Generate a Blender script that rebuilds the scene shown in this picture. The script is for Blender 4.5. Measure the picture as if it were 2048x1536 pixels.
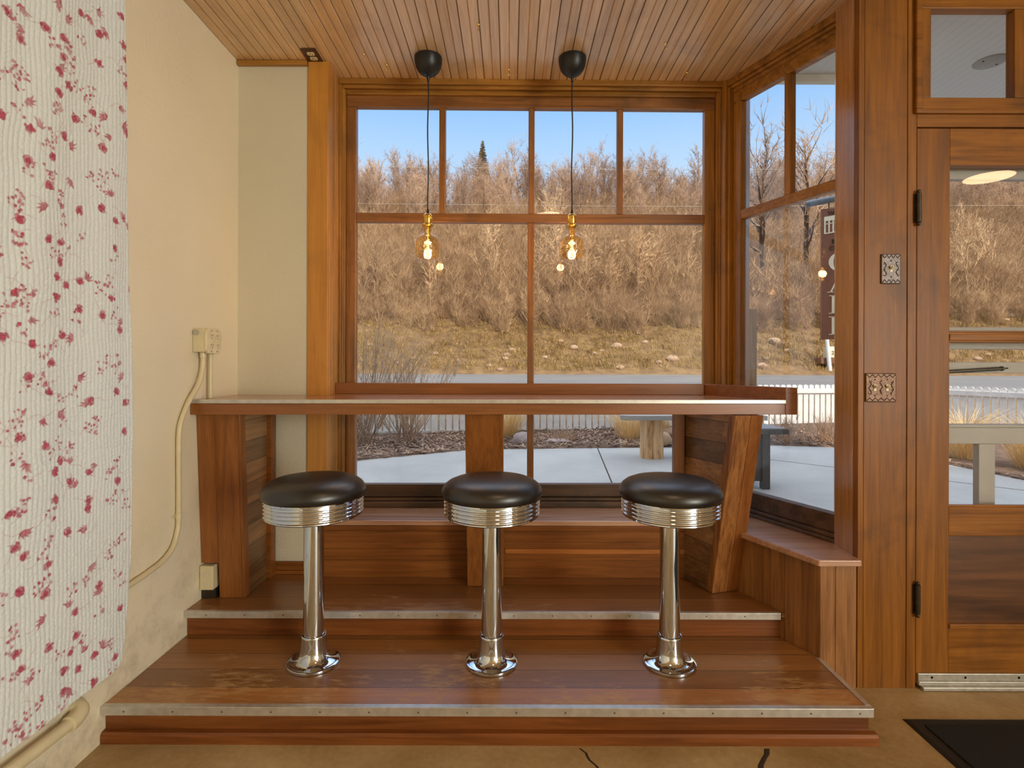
import bpy, math, random
import numpy as np
from mathutils import Vector, Matrix, noise as mnoise
S = bpy.context.scene
COL = S.collection
for o in list(bpy.data.objects): bpy.data.objects.remove(o)
PI = math.pi
# ------------------------------------------------------------------ camera, world, sun, lights
cam_d = bpy.data.cameras.new('camera'); cam = bpy.data.objects.new('camera', cam_d); COL.objects.link(cam)
cam.location = (0, 0, 1.205); cam.rotation_euler = (PI/2, -0.003, 0)
cam_d.sensor_width = 32; cam_d.lens = 17; cam_d.shift_x = 0.00146; cam_d.shift_y = -0.01855
cam_d.clip_start = 0.05; cam_d.clip_end = 500
S.camera = cam
S.view_settings.view_transform = 'Standard'; S.view_settings.look = 'None'
S.view_settings.gamma = 1; S.view_settings.use_curve_mapping = False
S.view_settings.exposure = 0.08

def lin(c):
    return tuple((x/255/12.92 if x/255 <= .04045 else ((x/255+.055)/1.055)**2.4) for x in c[:3]) + (1.0,)

class NT:                                   # tiny node-graph helper
    def __init__(s, tree): s.t = tree; s.t.nodes.clear()
    def n(s, typ, **kw):
        nd = s.t.nodes.new(typ)
        for k, v in kw.items():
            if k.startswith('i_'):
                key = k[2:]; key = int(key) if key.isdigit() else key.replace('_', ' ')
                sock = nd.inputs[key]
                if isinstance(v, bpy.types.NodeSocket): s.t.links.new(v, sock)
                else: sock.default_value = v
            else: setattr(nd, k, v)
        return nd
    def math(s, op, a, b=0.0, c=None):
        kw = dict(i_0=a, i_1=b)
        if c is not None: kw['i_2'] = c
        return s.n('ShaderNodeMath', operation=op, **kw).outputs[0]
    def mix(s, fac, a, b, blend='MIX'):
        nd = s.t.nodes.new('ShaderNodeMix'); nd.data_type = 'RGBA'; nd.blend_type = blend
        for sock, v in ((nd.inputs[0], fac), (nd.inputs[6], a), (nd.inputs[7], b)):
            if isinstance(v, bpy.types.NodeSocket): s.t.links.new(v, sock)
            else: sock.default_value = v
        return nd.outputs[2]
    def ramp(s, fac, stops, interp='LINEAR'):
        nd = s.t.nodes.new('ShaderNodeValToRGB'); r = nd.color_ramp; r.interpolation = interp
        while len(r.elements) < len(stops): r.elements.new(0.5)
        for e, (p, c) in zip(r.elements, stops): e.position = p; e.color = c
        s.t.links.new(fac, nd.inputs[0]); return nd.outputs[0]
    def noise(s, vec, scale, detail=4, rough=.55, dist=0.0):
        return s.n('ShaderNodeTexNoise', i_Vector=vec, i_Scale=scale, i_Detail=detail, i_Roughness=rough, i_Distortion=dist).outputs[0]

W = bpy.data.worlds.new('sky'); S.world = W; W.use_nodes = True
g = NT(W.node_tree)
tc = g.n('ShaderNodeTexCoord').outputs['Generated']
sep = g.n('ShaderNodeSeparateXYZ', i_0=tc)
skyc = g.ramp(sep.outputs[2], [(0.0, (.70, .82, .95, 1)), (.30, (.56, .75, .98, 1)), (.37, (.43, .67, .99, 1)), (.44, (.28, .56, .99, 1)), (.70, (.60, .70, .86, 1)), (1.0, (.78, .80, .84, 1))])
cl = g.noise(g.n('ShaderNodeVectorMath', operation='MULTIPLY', i_0=tc, i_1=(1, 1, 2.6)).outputs[0], 7.0, 5, .55)
clm = g.math('MULTIPLY', g.ramp(cl, [(.56, (0, 0, 0, 1)), (.68, (1, 1, 1, 1))]), g.math('MULTIPLY', g.ramp(sep.outputs[0], [(.38, (0, 0, 0, 1)), (.48, (1, 1, 1, 1))]), g.ramp(sep.outputs[2], [(.30, (1, 1, 1, 1)), (.37, (0, 0, 0, 1))])))
skyc = g.mix(clm, skyc, (.95, .96, 1, 1))
high = g.math('ADD', g.math('MINIMUM', g.math('MULTIPLY', g.math('MAXIMUM', g.math('SUBTRACT', sep.outputs[2], .50), 0.0), 6.0), 1.1), 1.0)
bg = g.n('ShaderNodeBackground', i_Color=skyc, i_Strength=high)
g.n('ShaderNodeOutputWorld', i_Surface=bg.outputs[0])

def light(name, kind, loc, energy, color, rot=(0, 0, 0), size=None, size_y=None):
    d = bpy.data.lights.new(name, kind); d.energy = energy; d.color = color
    o = bpy.data.objects.new(name, d); COL.objects.link(o); o.location = loc; o.rotation_euler = rot
    if kind == 'AREA': d.shape = 'RECTANGLE'; d.size = size; d.size_y = size_y or size
    return o
sun = light('sun', 'SUN', (0, 0, 20), 3.7, (1, .90, .76))
sun.rotation_euler = Vector((-.35, .80, -.60)).to_track_quat('-Z', 'Y').to_euler(); sun.data.angle = .009
# the room's own lamps and an added fill light, all behind or beside the camera
def disk(loc, e, c, r):
    o = light('ceiling_lamp', 'AREA', loc, e, c, (0, 0, 0), r); o.data.shape = 'DISK'; return o
disk((.41, .50, 2.60), 6, (1, .70, .42), .30)
disk((3.53, .10, 2.60), 3.5, (1, .62, .32), .30)
light('side_fill_light', 'AREA', (4.44, -3.2, 1.45), 250, (.95, 1, .93), (PI/2, 0, PI/2), 2.4, 2.0)  # added fill that brightens the interior from the right wall

# ------------------------------------------------------------------ mesh helpers
ORG = {}
class B:
    def __init__(s, T=None): s.v = []; s.f = []; s.sm = []; s.mi = []; s.T = T; s.m = 0
    def _a(s, pts, faces, smooth=False):
        k = len(s.v)
        s.v += [s.T(*p) if s.T else tuple(p) for p in pts]
        for f in faces: s.f.append(tuple(i+k for i in f)); s.sm.append(smooth); s.mi.append(s.m)
    def cap(s, pts):
        k = len(s.v); s.v += pts; s.f.append(tuple(range(k, k+len(pts)))); s.sm.append(False); s.mi.append(s.m)
    def hexa(s, p):                          # p: 4 bottom ccw + 4 top
        s._a(p, [(3, 2, 1, 0), (4, 5, 6, 7), (0, 1, 5, 4), (1, 2, 6, 5), (2, 3, 7, 6), (3, 0, 4, 7)]); return s
    def box(s, x0, x1, y0, y1, z0, z1):
        return s.hexa([(x0, y0, z0), (x1, y0, z0), (x1, y1, z0), (x0, y1, z0), (x0, y0, z1), (x1, y0, z1), (x1, y1, z1), (x0, y1, z1)])
    def prism(s, poly, z0, z1):
        n = len(poly)
        s._a([(x, y, z0) for x, y in poly] + [(x, y, z1) for x, y in poly],
             [tuple(range(n-1, -1, -1)), tuple(range(n, 2*n))] + [(i, (i+1) % n, n+(i+1) % n, n+i) for i in range(n)]); return s
    def loft(s, A, Bp, smooth=False):        # two matching 3D loops, capped
        n = len(A)
        s._a(list(A)+list(Bp), [tuple(range(n-1, -1, -1)), tuple(range(n, 2*n))]); k = len(s.v)-2*n
        for i in range(n): s.f.append((k+i, k+(i+1) % n, k+n+(i+1) % n, k+n+i)); s.sm.append(smooth); s.mi.append(s.m)
        return s
    def lathe(s, prof, c=(0, 0, 0), seg=48, axis='Z', smooth=True):
        pts = []; fs = []
        for r, z in prof:
            for i in range(seg):
                a = 2*PI*i/seg; p = (r*math.cos(a), r*math.sin(a), z)
                if axis == 'Y': p = (p[0], p[2], p[1])
                if axis == 'X': p = (p[2], p[0], p[1])
                pts.append((c[0]+p[0], c[1]+p[1], c[2]+p[2]))
        for j in range(len(prof)-1):
            for i in range(seg): fs.append((j*seg+i, j*seg+(i+1) % seg, (j+1)*seg+(i+1) % seg, (j+1)*seg+i))
        s._a(pts, fs, smooth)
        k = len(s.v)-len(pts)
        for j in (0, len(prof)-1):
            if prof[j][0] > 1e-5: s.cap([s.v[k+j*seg+i] for i in range(seg)][::(-1 if j == 0 else 1)])
        return s
    def tube(s, path, r, seg=10, smooth=True, cap=True):
        P = [Vector(p) for p in path]; n = len(P); R = r if isinstance(r, (list, tuple)) else [r]*n
        pts = []; fs = []; up = None
        for i in range(n):
            d = (P[min(i+1, n-1)]-P[max(i-1, 0)]).normalized()
            if up is None: up = Vector((0, 0, 1)) if abs(d.z) < .9 else Vector((1, 0, 0))
            a = d.cross(up).normalized(); b = a.cross(d); up = b
            for k in range(seg):
                t = 2*PI*k/seg; q = P[i]+(a*math.cos(t)+b*math.sin(t))*R[i]; pts.append(tuple(q))
        for i in range(n-1):
            for k in range(seg): fs.append((i*seg+k, (i+1)*seg+k, (i+1)*seg+(k+1) % seg, i*seg+(k+1) % seg))
        s._a(pts, fs, smooth)
        if cap:
            k0 = len(s.v)-len(pts)
            for j in (0, n-1): s.cap([s.v[k0+j*seg+i] for i in range(seg)])
        return s
    def ball(s, c, r, seg=14, rings=8, sc=(1, 1, 1)):
        prof = [(max(math.sin(PI*i/rings), 1e-6), -math.cos(PI*i/rings)) for i in range(rings+1)]
        pts = []; fs = []
        for q, z in prof:
            for i in range(seg):
                a = 2*PI*i/seg; pts.append((c[0]+q*math.cos(a)*r*sc[0], c[1]+q*math.sin(a)*r*sc[1], c[2]+z*r*sc[2]))
        for j in range(rings):
            for i in range(seg): fs.append((j*seg+i, j*seg+(i+1) % seg, (j+1)*seg+(i+1) % seg, (j+1)*seg+i))
        s._a(pts, fs, True); return s
    def build(s, name, mat, parent=None, bevel=0, bseg=2, **kw):
        mats = mat if isinstance(mat, (list, tuple)) else [mat]
        off = ORG.get(parent.name, (0, 0, 0)) if parent else (0, 0, 0)
        me = bpy.data.meshes.new(name)
        me.from_pydata([(x-off[0], y-off[1], z-off[2]) for x, y, z in s.v], [], s.f)
        me.polygons.foreach_set('use_smooth', s.sm); me.polygons.foreach_set('material_index', s.mi)
        for m in mats: me.materials.append(m)
        me.update()
        o = bpy.data.objects.new(name, me); COL.objects.link(o)
        if parent: o.parent = parent
        ORG[o.name] = off
        fix_normals(me)
        if any(s.sm): me.set_sharp_from_angle(angle=.75)
        if bevel:
            b = o.modifiers.new('bevel', 'BEVEL'); b.width = bevel; b.segments = bseg; b.limit_method = 'ANGLE'; b.angle_limit = .6; b.harden_normals = False
        for k, v in kw.items(): o[k] = v
        return o
import bmesh
def fix_normals(me):
    if len(me.polygons) > 30000: return
    bm = bmesh.new(); bm.from_mesh(me); bmesh.ops.recalc_face_normals(bm, faces=bm.faces); bm.to_mesh(me); bm.free()
def npmesh(name, V, F, mat, parent=None, smooth=False, **kw):   # numpy arrays, all faces with the same number of corners
    V = np.asarray(V, np.float32); F = np.asarray(F, np.int32); k = F.shape[1]
    off = ORG.get(parent.name, (0, 0, 0)) if parent else (0, 0, 0)
    V = V-np.asarray(off, np.float32)
    me = bpy.data.meshes.new(name)
    me.vertices.add(len(V)); me.vertices.foreach_set('co', V.ravel())
    me.loops.add(F.size); me.loops.foreach_set('vertex_index', F.ravel())
    me.polygons.add(len(F)); me.polygons.foreach_set('loop_start', np.arange(len(F), dtype=np.int32)*k)
    me.polygons.foreach_set('use_smooth', np.full(len(F), smooth))
    me.update(calc_edges=True); me.validate()
    me.materials.append(mat)
    o = bpy.data.objects.new(name, me); COL.objects.link(o)
    if parent: o.parent = parent
    ORG[o.name] = off
    for a, v in kw.items(): o[a] = v
    return o
def thing(name, label, cat, loc=(0, 0, 0), group=None):
    o = bpy.data.objects.new(name, None); COL.objects.link(o); o.location = loc; o.empty_display_size = .1
    o['label'] = label; o['category'] = cat
    if group: o['group'] = group
    ORG[o.name] = tuple(loc); return o
def tag(o, label, cat, group=None):
    o['label'] = label; o['category'] = cat
    if group: o['group'] = group
    return o
def structure(name):
    o = bpy.data.objects.new(name, None); COL.objects.link(o); o['kind'] = 'structure'; ORG[o.name] = (0, 0, 0); return o
def dup(root, loc, label=None, group=None, rz=None, sc=None):
    r = root.copy(); COL.objects.link(r); r.location = loc
    if rz is not None: r.rotation_euler = (0, 0, rz)
    if sc is not None: r.scale = (sc, sc, sc) if not isinstance(sc, tuple) else sc
    if label: r['label'] = label
    if group: r['group'] = group
    def rec(a, b):
        for ch in list(a.children):
            c = ch.copy(); COL.objects.link(c); c.parent = b; rec(ch, c)
    rec(root, r); return r

# ------------------------------------------------------------------ materials
def newmat(name):
    m = bpy.data.materials.new(name); m.use_nodes = True; return m, NT(m.node_tree)
def finish(g, **kw):
    p = g.n('ShaderNodeBsdfPrincipled', **kw); g.n('ShaderNodeOutputMaterial', i_Surface=p.outputs[0]); return p
def plain(name, c, rough=.5, metal=0.0, var=.12, vs=30, bump=.0, bs=200, coat=0.0, spec=.5):
    m, g = newmat(name); tc = g.n('ShaderNodeTexCoord').outputs['Object']
    c = lin(c); d = tuple(x*(1-var) for x in c[:3])+(1,); e = tuple(min(1, x*(1+var)) for x in c[:3])+(1,)
    col = g.ramp(g.noise(tc, vs, 5), [(.3, d), (.7, e)])
    kw = dict(i_Base_Color=col, i_Roughness=rough, i_Metallic=metal, i_Coat_Weight=coat)
    kw['i_Specular_IOR_Level'] = spec
    if bump: kw['i_Normal'] = g.n('ShaderNodeBump', i_Strength=bump, i_Distance=.004, i_Height=g.noise(tc, bs, 4)).outputs[0]
    finish(g, **kw); return m
def wood(name, dark, light_, axis='X', rough=.38, coat=.12, gs=1.0, plank=None, first=1.0, pvar=.22, wear=None, contrast=(.32, .68), stain=.0, bump=.12, spec=.5):
    m, g = newmat(name); tc = g.n('ShaderNodeTexCoord').outputs['Object']
    vec = tc
    if plank:
        ax, off, pitch = plank
        co = g.n('ShaderNodeSeparateXYZ', i_0=tc).outputs['XYZ'.index(ax)]
        q = g.math('DIVIDE', g.math('SUBTRACT', co, off), pitch); cell = g.math('FLOOR', q); fr = g.math('FRACT', q)
        wn = g.n('ShaderNodeTexWhiteNoise', noise_dimensions='1D', i_W=cell)
        vec = g.n('ShaderNodeVectorMath', operation='ADD', i_0=tc, i_1=g.n('ShaderNodeVectorMath', operation='SCALE', i_0=wn.outputs['Color'], i_Scale=7.0).outputs[0]).outputs[0]
    sc = {'X': (1.2, 24, 24), 'Y': (24, 1.2, 24), 'Z': (24, 24, 1.2)}[axis]
    sc2 = {'X': (5, 150, 150), 'Y': (150, 5, 150), 'Z': (150, 150, 5)}[axis]
    mv = g.n('ShaderNodeMapping', i_Vector=vec, i_Scale=tuple(x*gs for x in sc)).outputs[0]
    mf = g.n('ShaderNodeMapping', i_Vector=vec, i_Scale=sc2).outputs[0]
    a = g.noise(mv, 1.0, 5, .6, 1.1); b = g.noise(mf, 1.0, 3, .6)
    mixv = g.math('ADD', g.math('MULTIPLY', a, .72), g.math('MULTIPLY', b, .28))
    col = g.ramp(mixv, [(contrast[0], lin(dark)), (contrast[1], lin(light_))])
    if plank:
        br = g.math('MULTIPLY_ADD', wn.outputs[0], 2*pvar, 1-pvar)
        if first != 1.0: br = g.math('ADD', g.math('MULTIPLY', br, g.math('GREATER_THAN', cell, .5)), g.math('MULTIPLY', g.math('LESS_THAN', cell, .5), first))
        col = g.mix(1.0, col, g.n('ShaderNodeCombineColor', i_0=br, i_1=br, i_2=br).outputs[0], 'MULTIPLY')
        edge = g.math('LESS_THAN', g.math('MINIMUM', fr, g.math('SUBTRACT', 1.0, fr)), .0018/pitch)
        col = g.mix(g.math('MULTIPLY', edge, .7), col, (.02, .011, .006, 1))
    if stain:
        st = g.noise(tc, 3.2, 5, .62, .6)
        col = g.mix(g.math('MULTIPLY', g.ramp(st, [(.52, (0, 0, 0, 1)), (.72, (1, 1, 1, 1))]), stain), col, (.02, .014, .012, 1))
    rg = g.math('MULTIPLY_ADD', a, .16, rough-.08)
    if wear:
        wc, lo, hi, mask = wear
        ws = {'X': (13, 52, 52), 'Y': (52, 13, 52), 'Z': (52, 52, 13)}[axis]
        wv = g.n('ShaderNodeMapping', i_Vector=tc, i_Scale=ws).outputs[0]
        w1 = g.noise(wv, 1.0, 10, .74, .3); w2 = g.noise(g.n('ShaderNodeMapping', i_Vector=tc, i_Location=(.3, .1, 0)).outputs[0], 2.6, 4, .6)
        wv2 = g.math('ADD', g.math('MULTIPLY', w1, .5), g.math('MULTIPLY', w2, .5))
        if mask:
            cy_ = g.n('ShaderNodeSeparateXYZ', i_0=tc).outputs[1]
            wv2 = g.math('ADD', wv2, g.math('MULTIPLY', g.ramp(g.math('MULTIPLY', g.math('SUBTRACT', cy_, mask[0]), 1/(mask[1]-mask[0])), [(0, (1, 1, 1, 1)), (1, (0, 0, 0, 1))]), mask[2]))
        wm = g.ramp(wv2, [(lo, (0, 0, 0, 1)), (hi, (1, 1, 1, 1))])
        col = g.mix(g.math('MULTIPLY', wm, .55), col, lin(wc)); rg = g.math('ADD', rg, g.math('MULTIPLY', wm, .25))
    kw = dict(i_Base_Color=col, i_Roughness=rg, i_Coat_Weight=coat, i_Coat_Roughness=.22)
    kw['i_Specular_IOR_Level'] = spec
    kw['i_Normal'] = g.n('ShaderNodeBump', i_Strength=bump, i_Distance=.002, i_Height=mixv).outputs[0]
    finish(g, **kw); return m
def glassmat(name, tint=(1, 1, 1, 1), f0=.035, film=0.0):
    m, g = newmat(name)
    ge = g.n('ShaderNodeNewGeometry')
    c = g.math('ABSOLUTE', g.n('ShaderNodeVectorMath', operation='DOT_PRODUCT', i_0=ge.outputs['Normal'], i_1=ge.outputs['Incoming']).outputs['Value'])
    lw = g.math('MULTIPLY_ADD', g.math('POWER', g.math('SUBTRACT', 1.0, c), 5.0), 1-f0, f0)
    tr = g.n('ShaderNodeBsdfTransparent', i_Color=tint); gl = g.n('ShaderNodeBsdfGlossy', i_Color=(1, 1, 1, 1), i_Roughness=.0)
    mx = g.n('ShaderNodeMixShader', i_0=g.math('MINIMUM', lw, 1.0), i_1=tr.outputs[0], i_2=gl.outputs[0])
    g.n('ShaderNodeOutputMaterial', i_Surface=mx.outputs[0]); return m
def emit(name, c, st):
    m, g = newmat(name); e = g.n('ShaderNodeEmission', i_Color=lin(c), i_Strength=st); g.n('ShaderNodeOutputMaterial', i_Surface=e.outputs[0]); return m

TRIM = dict(dark=(116, 74, 22), light_=(184, 128, 56))
M = {}
for ax in 'XYZ': M['trim'+ax] = wood('trim_wood_'+ax, axis=ax, stain=.35, rough=.34, coat=.12, spec=.35, **TRIM)
M['jamb_lit'] = wood('jamb_wood_lit', (150, 98, 44), (208, 150, 84), 'Z', stain=.2, rough=.26, coat=.5)  # paler copy of the trim wood, window light put into its colour
M['post'] = wood('post_wood', (176, 112, 36), (208, 144, 60), 'Z', stain=.18)
M['sashX'] = wood('sash_wood_X', (104, 64, 30), (166, 110, 58), 'X', stain=.55)
M['sashZ'] = wood('sash_wood_Z', (108, 66, 30), (168, 112, 58), 'Z', stain=.45)
M['low'] = wood('sill_dark_wood', (58, 40, 26), (112, 80, 54), 'X', stain=.7, rough=.45)
M['ceil'] = wood('ceiling_boards', (192, 150, 104), (232, 196, 150), 'Y', rough=.34, coat=1.0, plank=('X', -1.297, .083), pvar=.1, stain=.2)
M['door'] = wood('door_wood', (106, 62, 14), (160, 102, 34), 'Z', stain=.4, rough=.42, coat=.04, spec=.25)
M['doorX'] = wood('door_wood_X', (106, 62, 14), (166, 106, 36), 'X', stain=.4, rough=.42, coat=.04, spec=.25)
M['doorpanel'] = wood('door_panel_wood', (64, 36, 12), (118, 72, 28), 'X', stain=.5, gs=.6)
M['plat'] = wood('platform_front', (92, 48, 16), (146, 86, 40), 'X', rough=.36, coat=.1, stain=.15, spec=.3)
M['tread'] = wood('tread_wood', (116, 72, 30), (164, 112, 60), 'X', rough=.33, coat=.3, contrast=(.22, .78), plank=('Y', -.0045, .1075), pvar=.14, first=1.42, wear=((196, 158, 106), .575, .625, (.0, .26, .085)))
M['tread2'] = wood('tread_upper_wood', (114, 70, 30), (158, 106, 58), 'X', rough=.33, coat=.3, contrast=(.22, .78), plank=('Y', .435, .137), pvar=.16, wear=((188, 150, 104), .58, .64, (.43, .62, .085)))
M['panel'] = wood('panel_wood', (104, 56, 18), (152, 92, 38), 'X', rough=.4, coat=.08, spec=.3)
M['panelstrip'] = wood('panel_light_strip', (160, 92, 34), (196, 124, 56), 'X')
M['redZ'] = wood('support_wood', (110, 62, 22), (154, 96, 44), 'Z', rough=.36, coat=.1, spec=.35)
M['oakZ'] = wood('oak_post_wood', (108, 64, 26), (172, 114, 58), 'Z', gs=1.6, contrast=(.36, .62))
M['knee'] = wood('knee_wall_boards', (122, 78, 36), (174, 120, 66), 'Z', gs=1.5, contrast=(.36, .64), rough=.45)
M['walnut'] = wood('side_board_wood', (104, 72, 42), (176, 132, 86), 'Y', plank=('Z', .205, .0905), pvar=.42, rough=.4)
M['cap'] = wood('cap_wood', (168, 118, 88), (212, 168, 138), 'X', rough=.24, coat=1.0)
M['count'] = wood('counter_laminate', (146, 94, 56), (184, 130, 86), 'X', rough=.24, coat=.5)
M['fascia'] = wood('counter_fascia', (116, 66, 26), (156, 96, 46), 'X', rough=.36, coat=.2)
M['glass'] = glassmat('window_glass', f0=.014); M['glass2'] = glassmat('side_window_glass', f0=.03)
M['metal'] = plain('aluminium_edge', (206, 202, 194), .36, .7, .12, 40)
M['alu'] = plain('worn_aluminium', (186, 182, 172), .42, .6, .15, 60)
M['screw'] = plain('screw_steel', (110, 100, 88), .4, .8)
M['chrome'] = plain('chrome', (212, 220, 230), .055, 1.0, .05, 12)
M['vinyl'] = plain('black_vinyl', (16, 16, 17), .36, 0, .1, 60, bump=.05, bs=900, spec=.9)
M['black'] = plain('black_plastic', (26, 27, 28), .42, 0, .06)
M['brass'] = plain('brass', (226, 182, 92), .22, 1.0, .12, 40)
M['amber'] = glassmat('amber_bulb_glass', (1.0, .86, .60, 1), f0=.045)
M['filament'] = emit('glowing_filament', (255, 182, 84), 12)
M['ivory'] = plain('ivory_plastic', (222, 208, 172), .35)
M['creampaint'] = plain('cream_enamel', (214, 200, 162), .35, 0, .06, 20, bump=.05)
M['dark'] = plain('dark_slot', (24, 20, 16), .7)
M['bronze'] = plain('tooled_bronze', (98, 74, 60), .38, .8, .3, 90, bump=.25, bs=160)
M['pewter'] = plain('tooled_pewter', (92, 82, 78), .34, .8, .25, 90, bump=.25, bs=160)
M['hinge'] = plain('aged_hinge_iron', (70, 62, 52), .4, .7, .2)
M['matrub'] = plain('mat_rubber', (22, 22, 20), .55)
M['matpile'] = plain('mat_pile', (13, 13, 12), .95, 0, .5, 260, bump=.8, bs=420)
M['white'] = plain('white_paint', (224, 219, 208), .5, 0, .06, 18)
M['white2'] = plain('white_fence_paint', (232, 226, 216), .6, 0, .10, 9, bump=.1, bs=60)
M['whitew'] = plain('weathered_board', (206, 198, 186), .7, 0, .25, 16, bump=.2, bs=60)
M['shade'] = plain('shaded_door_paint', (172, 170, 166), .5, 0, .06, 14)  # white paint greyed, the door's shade is put into the colour
M['gun'] = plain('closer_metal', (60, 60, 56), .4, .6)
def plaster(name, c, dirt):
    m, g = newmat(name); tc = g.n('ShaderNodeTexCoord').outputs['Object']
    z = g.n('ShaderNodeSeparateXYZ', i_0=tc).outputs[2]
    a = g.noise(tc, 1.6, 5, .6); c0 = lin(c)
    col = g.ramp(a, [(.3, tuple(x*.93 for x in c0[:3])+(1,)), (.7, c0)])
    gr = g.math('MULTIPLY', g.ramp(g.noise(tc, 5, 7, .7), [(.48, (0, 0, 0, 1)), (.75, (1, 1, 1, 1))]), g.ramp(z, [(.08, (1, 1, 1, 1)), (.75, (0, 0, 0, 1))]))
    col = g.mix(g.math('MULTIPLY', gr, dirt), col, lin((96, 80, 56)))
    sp = g.math('MULTIPLY', g.ramp(g.noise(tc, 120, 3, .6), [(.66, (0, 0, 0, 1)), (.74, (1, 1, 1, 1))]), g.ramp(g.noise(tc, 3, 3), [(.5, (0, 0, 0, 1)), (.7, (1, 1, 1, 1))]))
    col = g.mix(g.math('MULTIPLY', sp, .35), col, lin((150, 130, 90)))
    h = g.math('ADD', g.math('MULTIPLY', g.noise(tc, 9, 4, .6), .6), g.math('MULTIPLY', g.noise(tc, 85, 5, .6), .4))
    finish(g, i_Base_Color=col, i_Roughness=.42, i_Normal=g.n('ShaderNodeBump', i_Strength=.30, i_Distance=.012, i_Height=h).outputs[0]); return m
M['plaster'] = plaster('cream_plaster', (238, 226, 198), .6)
M['plaster2'] = plaster('grey_cream_plaster', (214, 204, 178), .3)
def concrete(name, c1, c2, sc, crack=0.0, rough=.6):
    m, g = newmat(name); tc = g.n('ShaderNodeTexCoord').outputs['Object']
    a = g.noise(tc, sc, 7, .62, .4); b = g.noise(tc, sc*22, 4, .6)
    col = g.ramp(g.math('ADD', g.math('MULTIPLY', a, .75), g.math('MULTIPLY', b, .25)), [(.34, lin(c1)), (.66, lin(c2))])
    finish(g, i_Base_Color=col, i_Roughness=rough, i_Normal=g.n('ShaderNodeBump', i_Strength=.15, i_Distance=.004, i_Height=b).outputs[0]); return m
M['floor'] = concrete('floor_concrete', (146, 116, 72), (190, 166, 122), 2.2, rough=.5)
M['backwall'] = plaster('taupe_room_plaster', (176, 166, 148), .1)
M['roomwall'] = plaster('pale_room_plaster', (232, 230, 224), .1)
M['patio'] = concrete('patio_concrete', (168, 167, 162), (190, 188, 182), 1.1)
M['road'] = concrete('asphalt', (112, 108, 104), (132, 128, 122), .5)
M['crack'] = plain('crack_dark', (52, 38, 24), .9)
# ------------------------------------------------------------------ the room
XL, ZC, YD = -1.297, 2.642, 2.035
def D(x, z): return x*1.0175, 1.205+(z-1.205)*1.0175        # door-wall plane coordinates
UO = Vector((1.0715, 2.74)); UU = Vector((.4, -.9165)); UN = Vector((.9165, .4))
def TA(u, v, z): p = UO+UU*u+UN*v; return (p.x, p.y, z)         # frame of the angled window
def TM(x, y, z): return (x, y+.012*(x-.1), z)                   # frame of the main window (a touch out of square)
def knee(t, off=0.0): p = Vector((1.156, 2.03))+Vector((-.4, .9165))*t-UN*off; return (p.x, p.y)

b = B().box(XL, 4.5, -4.5, 2.2, -.06, 0); fl = b.build('floor', M['floor'], kind='structure')
for pts in ([(.272, 1.60), (.262, 1.635), (.245, 1.66), (.238, 1.69), (.215, 1.72)], [(.735, 1.56), (.748, 1.60), (.755, 1.635), (.778, 1.665), (.80, 1.69), (.815, 1.722)]):
    w = .004 if pts[0][0] < .5 else .009; pts = [(x+.003*mnoise.noise((x*90, y*90, 1)), y) for x, y, _ in [(*p, 0) for p in [((a[0]*(3-k)+b_[0]*k)/3, (a[1]*(3-k)+b_[1]*k)/3) for a, b_ in zip(pts, pts[1:]) for k in range(3)]]]
    c = B()
    for (x0, y0), (x1, y1) in zip(pts, pts[1:]): c.hexa([(x0-w, y0, .0), (x0+w, y0, .0), (x1+w, y1, .0), (x1-w, y1, .0), (x0-w*.6, y0, .0008), (x0+w*.6, y0, .0008), (x1+w*.6, y1, .0008), (x1-w*.6, y1, .0008)])
    c.build('floor_crack', M['crack'], fl)
# beaded ceiling boards, each with a groove and a mid bead
c = B(); p = .0415; x = XL
def yend(x):
    if x < 1.06: return 2.80
    if x < 1.345: return 2.85-(x-1.06)*.66/.285
    return 2.14
n = int((4.5-XL)/p)
for i in range(n):
    x0 = XL+i*p; ye = yend(x0+p/2); e = .0042 if i % 2 else .0028; d = .005 if i % 2 else .0035
    P = [(x0, ZC+d), (x0+e, ZC), (x0+p-e, ZC), (x0+p, ZC+d), (x0+p, ZC+.02), (x0, ZC+.02)]
    c.loft([(a, -4.5, z) for a, z in P], [(a, ye, z) for a, z in P])
c.build('ceiling', M['ceil'], kind='structure')
B().box(XL-.15, XL, -4.5, 2.62, -.1, 2.7).build('wall_left', M['plaster'], kind='structure')
B().box(XL, -.94, 2.585, 2.86, -.06, 2.7).build('wall_front', M['plaster2'], kind='structure')
B().box(XL-.1, 4.6, -4.6, -4.5, -.1, 2.7).build('wall_back', M['backwall'], kind='structure')
B().box(4.5, 4.6, -4.5, 2.2, -.1, 2.7).build('wall_right', M['roomwall'], kind='structure')
B().box(XL+.002, -.965, 2.563, 2.584, ZC-.024, ZC-.001).build('trim_1', M['trimX'], bevel=.003, kind='structure')
B().box(XL+.002, -.965, 2.568, 2.584, .22, .272).box(XL+.002, -.965, 2.552, 2.568, .22, .235).build('baseboard_front', M['panel'], bevel=.003, kind='structure')
# post at the left of the window: honey-coloured face, reveal with window light put into its colour
pt = structure('trim_2')
B().box(-.963, -.8655, 2.575, 2.60, .22, ZC).build('casing', M['post'], pt, bevel=.003)
B().box(-.94, -.8655, 2.601, 2.86, .22, ZC).build('reveal', M['jamb_lit'], pt, bevel=.002)

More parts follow.
